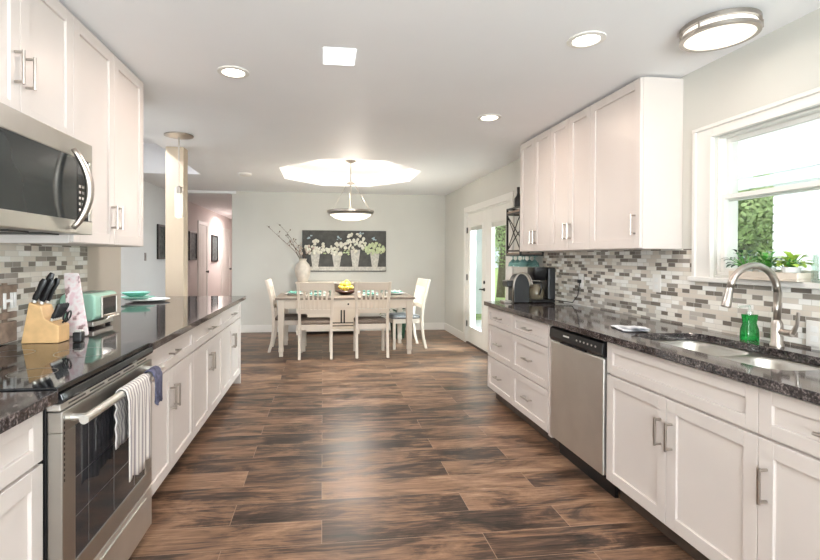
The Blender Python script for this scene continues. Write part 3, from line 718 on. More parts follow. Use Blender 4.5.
mb = MB(); mb.tube([(2.12, 4.14, .94), (2.21, 3.98, .93), (2.215, 3.9, 1.0), (2.222, 3.88, 1.12)], .004, 6); mb.box(2.21, 2.229, 3.86, 3.90, 1.11, 1.14); mb.build('power_cord', 'black', cm)

pm = thing('pod_machine', 'rounded black and silver single-cup coffee machine by the counter end', 'coffee maker', (1.82, 4.2, .914))
def arc_prof(r): 
    p = [(1.80+.075*r*math.cos(math.radians(a)), 1.06+.12*r*math.sin(math.radians(a))) for a in range(0, 181, 15)]
    return p+[(1.80-.075*r, .916), (1.80+.075*r, .916)]
mb = MB(); mb.prism(arc_prof(1), 'Y', 4.12, 4.26); mb.build('housing', 'black', pm, bevel=.008)
mb = MB(); outer = [V(1.80+.083*math.cos(math.radians(a)), 0, 1.06+.128*math.sin(math.radians(a))) for a in range(0, 181, 12)]+[V(1.717, 0, .918)]
rings = [[p+V(-.0, y, 0)+(p-V(1.80, 0, 1.0)).normalized()*d_ for (y, d_) in ((4.09, 0), (4.09, .012), (4.115, .012), (4.115, 0))] for p in outer]
mb.loft(rings); mb.build('side_band', 'nickel', pm, 'all')
mb = MB(); mb.box(1.665, 1.724, 4.13, 4.25, 1.06, 1.12); mb.build('spout', 'black', pm, bevel=.008)
mb = MB(); mb.box(1.64, 1.712, 4.13, 4.25, .916, .935); mb.build('drip_tray', 'nickel', pm, bevel=.003)

rk = thing('wall_rack', 'black metal wall rack with crossed wires beside the french doors', 'shelf rack', (2.12, 4.77, 1.34))
rx0, rx1, ry0, ry1, rz0, rz1 = 1.985, 2.225, 4.585, 4.93, 1.345, 1.855
mb = MB(); r = .009
for x in (rx0, rx1):
    for y in (ry0, ry1): mb.box(x-r, x+r, y-r, y+r, rz0, rz1)
for z in (rz0+r, 1.40, 1.79, rz1-r):
    for y in (ry0, ry1): mb.box(rx0, rx1, y-r*.9, y+r*.9, z-r*.9, z+r*.9)
    for x in (rx0, rx1): mb.box(x-r*.9, x+r*.9, ry0, ry1, z-r*.9, z+r*.9)
mb.build('frame', 'black_metal', rk)
mb = MB()
for y in (ry0, ry1): mb.tube([(rx0, y, 1.40), (rx1, y, 1.78)], .005, 6); mb.tube([(rx0, y, 1.78), (rx1, y, 1.40)], .005, 6)
mb.tube([(rx0, ry0, 1.40), (rx0, ry1, 1.78)], .005, 6); mb.tube([(rx0, ry0, 1.78), (rx0, ry1, 1.40)], .005, 6)
mb.build('cross_wires', 'black_metal', rk)
mb = MB(); mb.box(rx0-.005, rx1, ry0, ry1, 1.80, 1.82); mb.box(rx0-.005, rx1, ry0, ry1, 1.36, 1.38); mb.build('shelf', 'pallet_wood', rk)
# goblets hanging upside down under the rack
def goblet(x, y, lab):
    t = thing('hanging_goblet', lab, 'glass', (x, y, 1.2), 'teal stemmed glasses hanging under the wall rack')
    mb = MB(); mb.lathe([(.036, 1.345), (.036, 1.342), (.006, 1.338), (.005, 1.31), (.02, 1.30), (.045, 1.27), (.05, 1.235), (.048, 1.235), (.042, 1.268), (.01, 1.292)], (x, y, 0), 20)
    mb.build('glass', 'teal_glass', t, True)
for i, (x, y) in enumerate(((2.03, 4.88), (2.16, 4.88), (2.03, 4.76), (2.16, 4.76), (2.03, 4.64), (2.16, 4.64))):
    goblet(x, y, 'teal stemmed glass hanging upside down under the black wall rack')
mb = MB(); mb.lathe([(.035, 0), (.04, .01), (.042, .10), (.02, .13), (.014, .16), (.016, .22), (.012, .22)], (2.06, 4.82, 1.8565), 16)
tag(mb.build('wine_bottle', 'black', smooth=True), 'dark bottle standing on top of the wall rack', 'bottle')
mb = MB(); mb.lathe([(.035, 0), (.04, .01), (.042, .16), (.02, .21), (.014, .24), (.016, .30), (.012, .30)], (2.10, 4.74, 1.3835), 16)
tag(mb.build('wine_bottle', 'pallet_wood', smooth=True), 'brown bottle standing inside the wall rack', 'bottle')

# outlets and switch
def outlet(x, y, z, s, lab, name='outlet', m='white_plastic'):
    t = thing(name, lab, 'outlet' if name == 'outlet' else 'switch', (x, y, z))
    mb = MB(); a, b = sorted((x, x+.006*s)); mb.box(a, b, y-.038, y+.038, z-.06, z+.06); p = mb.build('cover_plate', m, t, bevel=.002)
    if name == 'outlet':
        for dz in (-.022, .022): mb = MB(); a, b = sorted((x+.006*s, x+.008*s)); mb.box(a, b, y-.016, y+.016, z+dz-.014, z+dz+.014); mb.build('socket', 'white_dish', t, bevel=.001)
    else: mb = MB(); a, b = sorted((x+.006*s, x+.012*s)); mb.box(a, b, y-.008, y+.008, z-.015, z+.015); mb.build('toggle', m, t)
outlet(XR-.008, 2.93, 1.16, -1, 'white outlet on the mosaic backsplash below the cabinet nearest the window')
outlet(XR-.008, 3.87, 1.13, -1, 'white outlet on the mosaic backsplash behind the coffee maker cord')
outlet(XR-.008, 1.90, .985, -1, 'outlet on the mosaic tiles right of the faucet')
outlet(XH, 7.53, 1.32, 1, 'dark thermostat plate on the grey wall left of the post', 'wall_switch', 'steel_dark')

# ------------------------------------------------------------------ plants on the window sill
mb = MB(); mb.box(2.165, 2.262, 1.93, 2.30, 1.2205, 1.232); mb.box(2.165, 2.17, 1.93, 2.30, 1.232, 1.262); mb.box(2.257, 2.262, 1.93, 2.30, 1.232, 1.262); mb.box(2.17, 2.257, 1.93, 1.935, 1.232, 1.262); mb.box(2.17, 2.257, 2.295, 2.30, 1.232, 1.262)
tag(mb.build('plant_tray', 'white_paint', bevel=.002), 'long pale tray holding the herb pots on the window sill', 'tray')
def leaf(mb, p, d, ln, wd, droop=.4):
    d = d.normalized(); s_ = d.cross(V(0, 0, 1));
    if s_.length < .1: s_ = V(1, 0, 0)
    s_.normalize(); n_ = s_.cross(d); P_ = []
    for t, ww in ((0, .15), (.3, .9), (.6, 1), (.85, .6), (1, .05)):
        c_ = p+d*ln*t-V(0, 0, 1)*droop*ln*t*t
        P_.append((c_-s_*wd*ww*.5+n_*.15*wd*ww, c_, c_+s_*wd*ww*.5+n_*.15*wd*ww))
    vs = [[mb.b.verts.new(q) for q in r_] for r_ in P_]
    for a in range(4):
        for b in (0, 1): mb.b.faces.new((vs[a][b], vs[a+1][b], vs[a+1][b+1], vs[a][b+1]))
def potted(x, y, z, r, h, nleaf, sz, m, lab, potm='white_dish', spread=1.0, name='potted_plant', cat='plant'):
    t = thing(name, lab, cat, (x, y, z))
    mb = MB(); mb.lathe([(r*.7, 0), (r*.75, .002), (r, h), (r*.93, h), (r*.68, .01), (.002, .01)], (x, y, z), 20); mb.build('pot', potm, t, True)
    mb = MB(); mb.lathe([(r*.85, h*.8), (r*.3, h*.86), (.003, h*.86)], (x, y, z), 16); mb.build('soil', 'bark', t)
    mb = MB(); st = MB()
    for k in range(nleaf):
        a = random.uniform(0, 2*PI); e_ = random.uniform(.1, 1.2); d = V(math.cos(a)*math.cos(e_), math.sin(a)*math.cos(e_), math.sin(e_))
        L0 = sz*random.uniform(.3, 1.3)*spread; p0 = V(x, y, z+h*.85); p1 = p0+d*L0+V(0, 0, sz*.3)
        st.tube([p0, (p0+p1)/2+V(0, 0, .004), p1], .0016, 4); leaf(mb, p1, d+V(0, 0, -.2), sz*random.uniform(.6, 1), sz*random.uniform(.45, .7))
    mb.build('leaves', m, t, 'all'); st.build('stems', 'leaf', t)
    return t
potted(2.213, 2.245, 1.233, .034, .05, 26, .045, 'leaf_dark', 'dark green herb with long sparse stems, left end of the sill tray', spread=1.5)
potted(2.213, 2.125, 1.233, .038, .05, 46, .048, 'leaf', 'bushy bright green herb in the middle of the sill tray', spread=1.0)
potted(2.213, 2.0, 1.233, .039, .055, 50, .05, 'leaf_yellow', 'yellow-green variegated plant at the right end of the sill tray', spread=.9)
mb = MB(); mb.lathe([(.03, 0), (.034, .01), (.034, .09), (.028, .12), (.03, .13), (.025, .13), (.028, .09), (.028, .015), (.002, .012)], (2.21, 1.86, 1.2205), 20)
tag(mb.build('glass_jar', 'clear_ware', smooth=True), 'clear glass jar on the window sill right of the plants', 'jar')
potted(2.21, 1.70, 1.2205, .045, .06, 30, .05, 'leaf', 'green plant in a white pot at the right of the glass jar on the sill', spread=.9)

# ------------------------------------------------------------------ ceiling fixtures
def can(x, y, lab):
    t = thing('recessed_light', lab, 'ceiling light', (x, y, ZC), )
    mb = MB(); mb.lathe([(.095, ZC-.0005), (.095, ZC-.006), (.070, ZC-.009), (.066, ZC-.004)], (x, y, 0), 32, caps=False); mb.build('trim_ring', 'white_plastic', t, True)
    mb = MB(); mb.lathe([(.066, ZC-.001), (.066, ZC-.005), (.02, ZC-.006)], (x, y, 0), 28); mb.build('lamp_lens', 'can_glow', t)
    lamp(t, 'AREA', (x, y, ZC-.014), CAN_W if y > 2 else CAN_W*.4, size=.12)
for x, y, lab in ((-.55, 3.02, 'recessed ceiling light on the left of the kitchen, near the wall cabinets'), (1.36, 2.33, 'recessed ceiling light on the right nearest the round flush lamp'), (1.34, 3.72, 'recessed ceiling light on the right farther from the camera, by the far wall cabinets'),
    (-.5, .9, 'recessed ceiling light overhead on the left behind the view'), (1.36, .7, 'recessed ceiling light overhead on the right behind the view'), (.4, -1.2, 'recessed ceiling light over the added rear window behind the view')): can(x, y, lab)
pn = thing('ceiling_light_patch', 'small glowing square standing in for a light patch on the ceiling', 'ceiling light', (.09, 2.71, ZC))
mb = MB(); mb.box(-.0, .18, 2.60, 2.82, ZC-.006, ZC-.001); mb.build('diffuser', 'patch_glow', pn, bevel=.002)  # reflected light patch on the ceiling, made as a glowing plate
lamp(pn, 'AREA', (.09, 2.71, ZC-.012), 7, (.95, .97, 1), .18)  # lamp added at the patch to fill the lower cabinets

fl = thing('flush_ceiling_light', 'large round flush ceiling lamp with two nickel rings above the sink', 'ceiling light', (1.90, 2.09, ZC))
c0 = (1.915, 2.10, 0); R_ = .165
mb = MB(); mb.lathe([(R_, ZC-.001), (R_, ZC-.022), (R_-.012, ZC-.022), (R_-.012, ZC-.001)], c0, 48); mb.build('upper_ring', 'nickel', fl, True)
mb = MB(); mb.lathe([(R_-.014, ZC-.023), (R_-.014, ZC-.056), (R_-.02, ZC-.064), (R_*.6, ZC-.074), (.01, ZC-.078)], c0, 48); mb.build('diffuser', 'flush_glow', fl, True)
mb = MB(); mb.lathe([(R_-.013, ZC-.048), (R_, ZC-.048), (R_, ZC-.064), (R_-.018, ZC-.066), (R_-.013, ZC-.048)], c0, 48, caps=False); mb.build('lower_ring', 'nickel', fl, True)
for k in range(3):
    a = math.radians(200+120*k); mb = MB(); x, y = c0[0]+(R_+.001)*math.cos(a), c0[1]+(R_+.001)*math.sin(a); mb.tube([(x, y, ZC-.02), (x, y, ZC-.055)], .005, 8); mb.build('strut', 'nickel', fl)
lamp(fl, 'AREA', (c0[0], c0[1], ZC-.082), FLUSH_W, (1, .93, .84), .30)

# dining pendant
px, py = .385, 6.6
pd = thing('dining_pendant', 'bowl pendant lamp hanging from the ceiling tray over the dining table', 'pendant lamp', (px, py, 1.85))
mb = MB(); mb.lathe([(.065, ZC+.199), (.065, ZC+.185), (.02, ZC+.165)], (px, py, 0), 24); mb.build('canopy', 'nickel', pd, True)
mb = MB(); mb.tube([(px, py, ZC+.18), (px, py, 1.99)], .008, 8); mb.build('rod', 'nickel', pd, True)
mb = MB(); mb.lathe([(.012, 2.335), (.055, 2.345), (.055, 2.355), (.02, 2.375)], (px, py, 0), 20); mb.build('hub', 'nickel', pd, True)
for k in range(3):
    a = math.radians(90+120*k); mb = MB(); mb.tube([(px+.05*math.cos(a), py+.05*math.sin(a), 2.35), (px+.30*math.cos(a), py+.30*math.sin(a), 1.965)], .003, 6); mb.build('chain', 'nickel', pd)
mb = MB(); mb.lathe([(.325, 1.972), (.325, 1.945), (.30, 1.93), (.295, 1.935), (.31, 1.965)], (px, py, 0), 48, caps=False); mb.lathe([(.31, 1.925), (.305, 1.912), (.295, 1.915), (.30, 1.93)], (px, py, 0), 48, caps=False); mb.build('bowl_ring', 'nickel', pd, True)
mb = MB(); mb.lathe([(.30, 1.955), (.285, 1.91), (.22, 1.865), (.12, 1.838), (.01, 1.83)], (px, py, 0), 40, caps=False); mb.build('glass_bowl', 'bowl_glow', pd, 'all')
lamp(pd, 'POINT', (px, py, 2.06), PEND_W, (1, .90, .78), .06)
lamp(pd, 'AREA', (px, py, 1.815), 17, (1, .94, .86), .4)

# slim glass pendant over the peninsula
gx, gy = -1.345, 4.66
gp = thing('glass_pendant', 'slim pendant with a bubbled glass cylinder in front of the post', 'pendant lamp', (gx, gy, 1.69))
mb = MB(); mb.lathe([(.13, ZC-.001), (.13, ZC-.010), (.02, ZC-.022)], (gx, gy, 0), 32); mb.build('canopy', 'nickel', gp, True)
mb = MB(); mb.tube([(gx, gy, ZC-.02), (gx, gy, 1.97)], .006, 8); mb.build('rod', 'nickel', gp)
mb = MB(); mb.lathe([(.012, 1.99), (.034, 1.975), (.036, 1.92), (.030, 1.918)], (gx, gy, 0), 20); mb.build('cap', 'nickel', gp, True)
mb = MB(); mb.lathe([(.033, 1.919), (.035, 1.90), (.035, 1.71), (.030, 1.695), (.01, 1.69)], (gx, gy, 0), 20); mb.build('glass_cylinder', 'bubble_glass', gp, True)
lamp(gp, 'POINT', (gx, gy, 1.66), .4, (1, .85, .65), .03)

def disc(x, y, z, r, lab, name, m='white_plastic'):
    mb = MB(); mb.lathe([(r, z-.001), (r, z-.02), (r*.8, z-.032), (.01, z-.034)], (x, y, 0), 24); return tag(mb.build(name, m, smooth=True), lab, 'smoke detector')
disc(-1.06, 6.68, ZC, .09, 'small round white smoke detector on the ceiling near the hall', 'smoke_detector')
hl = thing('hall_light', 'round flush light glowing on the hall ceiling', 'ceiling light', (-2.1, 12.4, 2.425))
mb = MB(); mb.lathe([(.16, 2.424), (.16, 2.40), (.12, 2.36), (.01, 2.345)], (-2.1, 12.4, 0), 28); mb.build('diffuser', 'bowl_glow', hl, True)
lamp(hl, 'AREA', (-2.1, 12.4, 2.335), 18, (1, .90, .86), .3)
lr = thing('living_fill_light', 'added fill lamp, unseen in the raised ceiling left of the post', 'ceiling light', (-2.15, 4.6, 2.87))
mb = MB(); mb.lathe([(.15, 2.869), (.15, 2.84), (.01, 2.82)], (-2.15, 4.6, 0), 24); mb.build('diffuser', 'flush_glow', lr, True)  # diffuser of the added fill lamp
lamp(lr, 'AREA', (-2.15, 4.6, 2.81), 20, (.95, .96, 1), .28)  # unseen lamp added to light the space left of the post

# pictures in the hall
def picture(y0, y1, z0, z1, lab):
    t = thing('framed_picture', lab, 'picture', (XH, (y0+y1)/2, z0))
    mb = MB(); frame_yz(mb, XH+.001, XH+.03, y0, y1, z0, z1, .03); mb.build('frame', 'black', t, bevel=.002)
    mb = MB(); mb.box(XH+.001, XH+.012, y0+.03, y1-.03, z0+.03, z1-.03); mb.build('print', 'picture_dark', t)
picture(8.03, 8.42, 1.28, 1.85, 'tall dark framed picture half hidden by the post')
picture(9.85, 10.40, 1.25, 1.83, 'dark framed picture between the first two hall doors')
picture(11.8, 12.45, 1.20, 1.85, 'dark framed picture at the far end of the hall')

# ------------------------------------------------------------------ dining table and chairs
TX0, TX1, TY0, TY1, TZ = -.62, 1.26, 6.34, 7.32, .785
tb = thing('dining_table', 'rectangular dining table with dark top and cream legs', 'table', ((TX0+TX1)/2, (TY0+TY1)/2, 0))
mb = MB(); mb.box(TX0, TX1, TY0, TY1, TZ-.028, TZ); mb.build('table_top', 'table_top', tb, bevel=.004)
mb = MB(); a = .05
mb.box(TX0+a, TX1-a, TY0+a, TY0+a+.022, TZ-.15, TZ-.028); mb.box(TX0+a, TX1-a, TY1-a-.022, TY1-a, TZ-.15, TZ-.028); mb.box(TX0+a, TX0+a+.022, TY0+a+.022, TY1-a-.022, TZ-.15, TZ-.028); mb.box(TX1-a-.022, TX1-a, TY0+a+.022, TY1-a-.022, TZ-.15, TZ-.028)
mb.build('apron', 'white_paint', tb, bevel=.002)
mb = MB(); mb.box(.05, .61, TY0+a-.006, TY0+a, TZ-.138, TZ-.04); dwr = mb.build('drawer', 'white_paint', tb, bevel=.003)
mb = MB(); mb.ball((.345, TY0+a-.018, TZ-.09), .013, 2); mb.build('knob', 'black_metal', dwr, 'all')
for x in (TX0+.075, TX1-.075):
    for y in (TY0+.075, TY1-.075):
        mb = MB(); sq = lambda h, z: [V(x-h, y-h, z), V(x+h, y-h, z), V(x+h, y+h, z), V(x-h, y+h, z)]
        mb.loft([sq(.026, .0), sq(.026, .05), sq(.034, .07), sq(.034, .11), sq(.03, .13), sq(.042, .60), sq(.042, TZ-.029)]); mb.build('leg', 'white_paint', tb, bevel=.003)

def make_chair(cush, label):
    t = local(thing('dining_chair', label, 'chair', (0, 0, 0), 'cream dining chairs around the table'))
    def sweep(P_, wx, wy):
        mb = MB(); mb.loft([[V(x+sx*wx/2, y+sy*wy/2, z) for sx, sy in ((-1, -1), (1, -1), (1, 1), (-1, 1))] for x, y, z in P_]); return mb
    sweepP = lambda s: [(s*.205, -.275, 0), (s*.205, -.235, .15), (s*.205, -.215, .32), (s*.205, -.215, .46), (s*.208, -.225, .60), (s*.214, -.25, .75), (s*.222, -.285, .90), (s*.226, -.315, 1.005)]
    for s in (-1, 1):
        sweep(sweepP(s), .036, .04).build('leg', 'white_paint', t, bevel=.004)
        sweep([(s*.20, .205, 0), (s*.20, .205, .44)], .038, .038).build('leg', 'white_paint', t, bevel=.004)
    mb = MB(); mb.box(-.185, .185, .20, .222, .375, .44); mb.box(-.185, .185, -.23, -.21, .375, .44)
    mb.box(-.215, -.195, -.195, .185, .375, .44); mb.box(.195, .215, -.195, .185, .375, .44); mb.build('seat_frame', 'white_paint', t, bevel=.003)
    mb = MB(); rings = []
    for ins, z in ((.0, .441), (-.006, .455), (.0, .475), (.03, .488), (.12, .494)):
        rings.append([V(x, y, z) for x, y in rrect(-.215+ins, .215-ins, -.195+ins, .235-ins, .06, 4)])
    mb.loft(rings); mb.build('seat', cush, t, 'all')
    def rail(z0, z1, yb0, yb1, bow, hw):
        mb = MB(); rings = []
        for k in range(9):
            q = (k/8-.5)*2; x = q*hw; o_ = -bow*(1-q*q)
            rings.append([V(x, yb0+o_-.01, z0), V(x, yb0+o_+.01, z0), V(x, yb1+o_+.01, z1), V(x, yb1+o_-.01, z1)])
        mb.loft(rings); return mb
    rail(.895, 1.0, -.282, -.312, .02, .21).build('top_rail', 'white_paint', t, bevel=.003)
    rail(.585, .645, -.222, -.232, .015, .193).build('lower_rail', 'white_paint', t, bevel=.003)
    for k in range(6):
        x = (k-2.5)*.058; bo = .018*(1-(x/.2)**2)
        sweep([(x*.95, -.232-bo, .640), (x*.98, -.25-bo, .75), (x*1.02, -.283-bo, .90)], .026, .012).build('slat', 'white_paint', t, bevel=.002)
    return t
ch = make_chair('cushion', 'cream slat-back dining chair with taupe seat, left one of the two facing away')
ch.location = (-.09, 6.455, 0)
c = copy_tree(ch); c.location = (.655, 6.475, 0); c['label'] = 'cream slat-back dining chair with taupe seat, right one of the two facing away'
c = copy_tree(ch); c.location = (-.46, 6.92, 0); c.rotation_euler.z = -PI/2; c['label'] = 'cream dining chair in side view at the left end of the table'
c = make_chair('cushion_grey', 'cream dining chair in side view at the right end of the table, grey seat'); c.location = (1.20, 6.94, 0); c.rotation_euler.z = PI/2+.12

# on the table
fb = thing('fruit_bowl', 'dark woven fruit bowl in the middle of the dining table', 'bowl', (.33, 6.83, TZ))
mb = MB(); mb.lathe([(.07, 0), (.075, .004), (.12, .03), (.155, .055), (.15, .06), (.115, .037), (.06, .012), (.002, .011)], (.33, 6.83, TZ+.001), 28); mb.build('bowl_body', 'bowl_dark', fb, True)
lem = None
spots = [(0, 0, .055)]+[(.082*math.cos(a*PI/2.5), .082*math.sin(a*PI/2.5), .080) for a in range(5)]+[(.055*math.cos(a*PI/2+.5), .055*math.sin(a*PI/2+.5), .132) for a in range(4)]+[(0, 0, .165)]
for i, (dx, dy, dz) in enumerate(spots):
    if lem is None:
        mb = MB(); mb.ball((0, 0, 0), .031, 3, (1.2, 1, 1))
        for s in (-1, 1): mb.lathe([(.010, .033*s), (.005, .042*s), (.001, .044*s)], (0, 0, 0), 10, 'X')
        lem = mb.build('lemon', 'lemon', smooth='all'); o = lem
    else: o = lem.copy(); COL.objects.link(o)
    o.location = (.33+dx, 6.83+dy, TZ+dz-.003); o.rotation_euler = (random.uniform(-.5, .5), random.uniform(-.5, .5), random.uniform(0, 3))
    tag(o, 'yellow lemon heaped in the dark bowl on the dining table', 'lemon', 'lemons heaped in the fruit bowl')
o['label'] = 'yellow lemon on the very top of the heap in the dark bowl'; del o['group']
def setting(x, y, n):
    lab = ('at the left end of the dining table', 'behind the left chair back', 'behind the right chair back', 'at the right end of the dining table', 'on the far side of the table, left', 'on the far side of the table, right')[n]
    plate(x, y, TZ+.001, .14, 'white_dish', 'white dinner plate '+lab, name='dinner_plate')
    plate(x, y, TZ+.0235, .11, 'mint_dish', 'mint salad plate '+lab, name='salad_plate')
    mb = MB(); g = []
    for k in range(9): g.append([V(x-.07+.14*k/8, y+yy, TZ+.047+.012*math.sin(k*1.3+n)+(.006 if zz else 0)) for yy, zz in ((-.035, 0), (.035, 0), (.035, 1), (-.035, 1))])
    mb.loft(g); tag(mb.build('napkin', 'mint_dish' if n in (0, 2) else 'white_dish', smooth='all'), 'folded %s napkin on the plate ' % ('mint' if n in (0, 2) else 'white')+lab, 'napkin')
for n, (x, y) in enumerate(((-.40, 6.86), (-.08, 6.53), (.66, 6.53), (1.06, 6.88), (-.08, 7.12), (.66, 7.12))): setting(x, y, n)
def tumbler(x, y, lab):
    mb = MB(); mb.lathe([(.026, 0), (.035, .11), (.032, .11), (.024, .008), (.002, .007)], (x, y, TZ+.001), 18)
    tag(mb.build('drinking_glass', 'clear_ware', smooth=True), lab, 'glass')
tumbler(.12, 6.62, 'clear glass left of the fruit bowl'); tumbler(.86, 6.64, 'clear glass on the right part of the dining table'); tumbler(.12, 7.2, 'clear glass on the far left side of the dining table'); tumbler(.88, 7.2, 'clear glass on the far right side of the dining table')

# sideboard against the back wall
sb = thing('sideboard', 'low white sideboard with black metal rails against the back wall', 'sideboard', (.1, 8.3, 0))
sx0, sx1, sy0, sy1 = -.46, .66, 8.10, 8.49
mb = MB(); mb.box(sx0, sx1, sy0, sy1, .87, .895); mb.build('top', 'white_paint', sb, bevel=.003)
mb = MB(); mb.box(sx0+.03, sx1-.03, sy1-.03, sy1-.01, .08, .87); mb.box(sx0+.02, sx0+.045, sy0+.03, sy1-.03, .0, .87); mb.box(sx1-.045, sx1-.02, sy0+.03, sy1-.03, 0, .87); mb.box(sx0+.045, sx1-.045, sy0+.03, sy1-.03, .06, .09)
mb.build('body', 'white_paint', sb, bevel=.002)
mb = MB(); 
for z in (.15, .20): mb.box(sx0+.05, sx1-.05, sy0+.02, sy0+.035, z-.008, z+.008)
for x in (.16, .32, .37): mb.box(x-.012, x+.012, sy0+.02, sy0+.035, .2, .42)
mb.build('rails', 'black_metal', sb)
vs_ = thing('vase', 'tall cream ceramic vase on the sideboard', 'vase', (-.34, 8.28, .895))
mb = MB(); mb.lathe([(.075, 0), (.085, .01), (.125, .12), (.135, .22), (.11, .30), (.065, .35), (.06, .37), (.075, .40), (.065, .40), (.052, .37), (.06, .34), (.02, .2)], (-.34, 8.28, .896), 32); mb.build('vase_body', 'vase', vs_, True)
for i in range(6):
    a = (-.45, -.30, -.2, -.1, .02, .12)[i]; hgt = (.62, .66, .46, .36, .22, .25)[i]; bx, by, bz = -.34+a*.08, 8.27+.02*(i % 3), 1.24
    t = thing('branch', 'thin dark budding branch standing in the cream vase', 'branch', (bx, by, bz), 'budding branches in the vase')
    pts = [V(bx+a*q*(.7+.6*q)+.02*math.sin(i*3+q*7), by+.02*math.sin(q*5+i), bz+hgt*q) for q in [k/8 for k in range(9)]]
    mb = MB(); mb.tube(pts, [.006-.0045*k/8 for k in range(9)], 6)
    for k in (3, 4, 5, 6, 7): mb.tube([pts[k], pts[k]+V((-1)**k*.05, .01, .05)], [.003, .0015], 5)
    mb.build('stem', 'twig', t, 'all')
    for k in (3, 4, 5, 6, 7): mb = MB(); mb.ball(pts[k]+V((-1)**k*.05, .01, .055), .011 if i < 4 else .022, 1, (1, 1, 1.4)); mb.build('bud', 'bud' if i > 2 else 'twig', t, 'all')

# flower painting
pt = thing('painting', 'wide dark canvas painting of four flower buckets over the sideboard', 'painting', (.385, 8.49, 1.07))
yw = YB-.001; y1_ = yw-.035
mb = MB(); mb.box(-.36, 1.135, y1_, yw, 1.07, 1.80); mb.build('canvas', 'canvas', pt, bevel=.003)
mb = MB(); mb.box(-.355, 1.13, y1_-.003, y1_, 1.085, 1.155); mb.build('painted_shelf', 'paint_bucket', pt)
cxs = (-.13, .25, .58, .93)
for i, x in enumerate(cxs):
    zt = (1.42, 1.40, 1.46, 1.42)[i]
    mb = MB(); mb.prism([(x-.05, 1.155), (x+.05, 1.155), (x+.088, zt), (x-.088, zt)], 'Y', y1_-.005, y1_); mb.build('painted_bucket', 'paint_bucket', pt)
    mb = MB(); rnd = random.Random(i)
    for k in range(46):
        a = rnd.uniform(0, 2*PI); q = math.sqrt(rnd.random()); zc_ = zt+(.08, .07, .12, .06)[i]
        mb.ball((x+.185*q*math.cos(a), y1_-.007, zc_+(.12, .11, .17, .10)[i]*q*math.sin(a)), rnd.uniform(.02, .036), 1, (1, .25, 1))
    mb.build('painted_flowers', ('paint_white', 'paint_white', 'paint_white', 'paint_green')[i], pt, 'all')
    mb = MB()
    for k in range(6): mb.ball((x+(-.09, .05, .10, .0)[i]+rnd.uniform(-.04, .04), y1_-.006, zt+(.26, .27, .31, .24)[i]+rnd.uniform(-.03, .03)), rnd.uniform(.015, .026), 1, (1, .2, .6))
    mb.build('painted_sprig', 'paint_blue', pt, 'all')
    mb = MB()
    for k in range(10): mb.ball((x+.17+rnd.uniform(-.05, .05) if i < 3 else x+rnd.uniform(-.18, .18), y1_-.004, zt+.03+rnd.uniform(-.06, .06)), rnd.uniform(.015, .026), 1, (1, .2, .7))
    mb.build('painted_leaves', 'paint_green', pt, 'all')
# dark plant standing behind the right end of the table
potted(1.24, 7.72, 0, .14, .30, 40, .10, 'leaf_dark', 'dark leafy plant in a pot on the floor behind the table', 'leaf_dark', spread=2.2, name='floor_plant')

# ------------------------------------------------------------------ outdoors
mb = MB(); mb.box(-30, 60, -30, 70, -.35, -.22); struct(mb, 'lawn', 'lawn')
mb = MB(); mb.box(XR+.16, 6.4, -3, 10.5, -.22, -.10); struct(mb, 'patio_slab', 'concrete', bevel=.01)
pr = thing('patio_cover', 'white translucent patio cover on a white post outside the kitchen window', 'patio cover', (4.6, 2, -.1))
mb = MB(); mb.box(2.5, 6.6, -2.5, 10.0, 2.60, 2.61); mb.build('roof_sheet', 'patio_sheet', pr)
mb = MB()
for y in (-2.4, .6, 3.6, 6.6, 9.9): mb.box(2.5, 6.6, y-.02, y+.02, 2.55, 2.60)
mb.box(6.45, 6.55, -2.5, 9.94, 2.40, 2.55); mb.build('beams', 'siding', pr)
for y in (-2.2, 9.8): mb = MB(); mb.box(6.44, 6.56, y-.06, y+.06, -.1, 2.40); mb.build('post', 'siding', pr, bevel=.01)
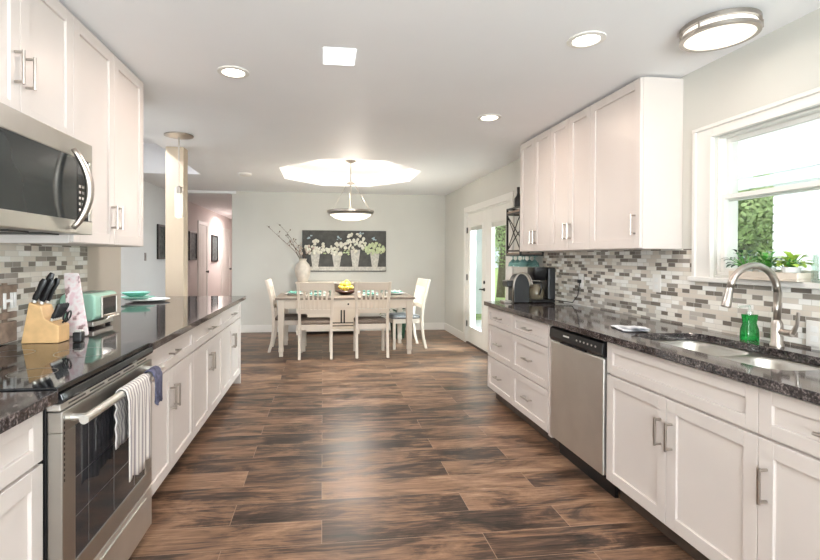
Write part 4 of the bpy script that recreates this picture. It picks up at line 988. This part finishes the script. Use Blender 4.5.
def house(x0, x1, y0, y1, h, lab, name='shed'):
    t = thing(name, lab, 'building', ((x0+x1)/2, (y0+y1)/2, -.22))
    mb = MB(); mb.box(x0, x1, y0, y1, -.22, h); k = 0
    while -.1+k*.16 < h: mb.box(x0-.012, x1+.012, y0-.012, y1+.012, -.1+k*.16, -.1+k*.16+.13); k += 1
    mb.build('walls', 'siding', t)
    mb = MB(); mb.prism([(x0-.3, h+.15), ((x0+x1)/2, h+1.0), (x1+.3, h+.15), (x1+.3, h), (x0-.3, h)], 'Y', y0-.3, y1+.3); mb.build('roof', 'siding', t)
house(8.0, 13, -3, 7.55, 3.0, 'white sided neighbouring house seen through the kitchen window', 'house')
house(2.6, 4.42, 12.6, 16, 2.9, 'white sided shed seen through the far pane of the french doors')
def tree(x, y, h, r, n, lab, zc=.62):
    rnd = random.Random(int(x*31+y*7)); t = thing('garden_tree', lab, 'tree', (x, y, -.22))
    mb = MB(); mb.tube([(x, y, -.22), (x+.1, y, h*.3), (x, y+.1, h*.7)], [.18, .13, .05], 8)
    for k in range(6): a = k; mb.tube([(x, y, h*.3+.1*k), (x+r*.6*math.cos(a), y+r*.6*math.sin(a), h*.5+.15*k)], [.06, .02], 6)
    mb.build('trunk', 'bark', t, 'all')
    mb = MB(); cl = []
    for k in range(16):
        v_ = V(rnd.gauss(0, 1), rnd.gauss(0, 1), rnd.gauss(0, 1)).normalized()*r*rnd.uniform(.3, .8); v_.z *= (h*.42)/r; cl.append((V(x, y, h*zc)+v_, r*rnd.uniform(.35, .55)))
    for k in range(n):
        c_, rr = rnd.choice(cl); d = V(rnd.gauss(0, 1), rnd.gauss(0, 1), rnd.gauss(0, 1)).normalized(); p = c_+d*rr*rnd.uniform(.75, 1.05)
        a = V(rnd.gauss(0, 1), rnd.gauss(0, 1), rnd.gauss(0, 1)).normalized(); b_ = d.cross(a).normalized(); a = b_.cross(d)
        s_ = rnd.uniform(.035, .075); q = [mb.b.verts.new(p+e_) for e_ in (a*s_, b_*s_*.5, -a*s_, -b_*s_*.5)]; mb.b.faces.new(q)
    mb.build('foliage', 'tree_leaf', t)
tree(9.4, 9.9, 4.4, 1.8, 15000, 'leafy green tree seen through the lower sash of the kitchen window', .5)
tree(12.4, 13.5, 6, 2.4, 9000, 'green tree farther behind the one in the kitchen window', .5)
tree(6.9, 17.8, 5.5, 2.0, 12000, 'leafy tree seen through the near pane of the french doors', .55)
tree(10.6, 26.5, 7.5, 3.0, 9000, 'large tree at the back of the garden seen through the french doors', .5)
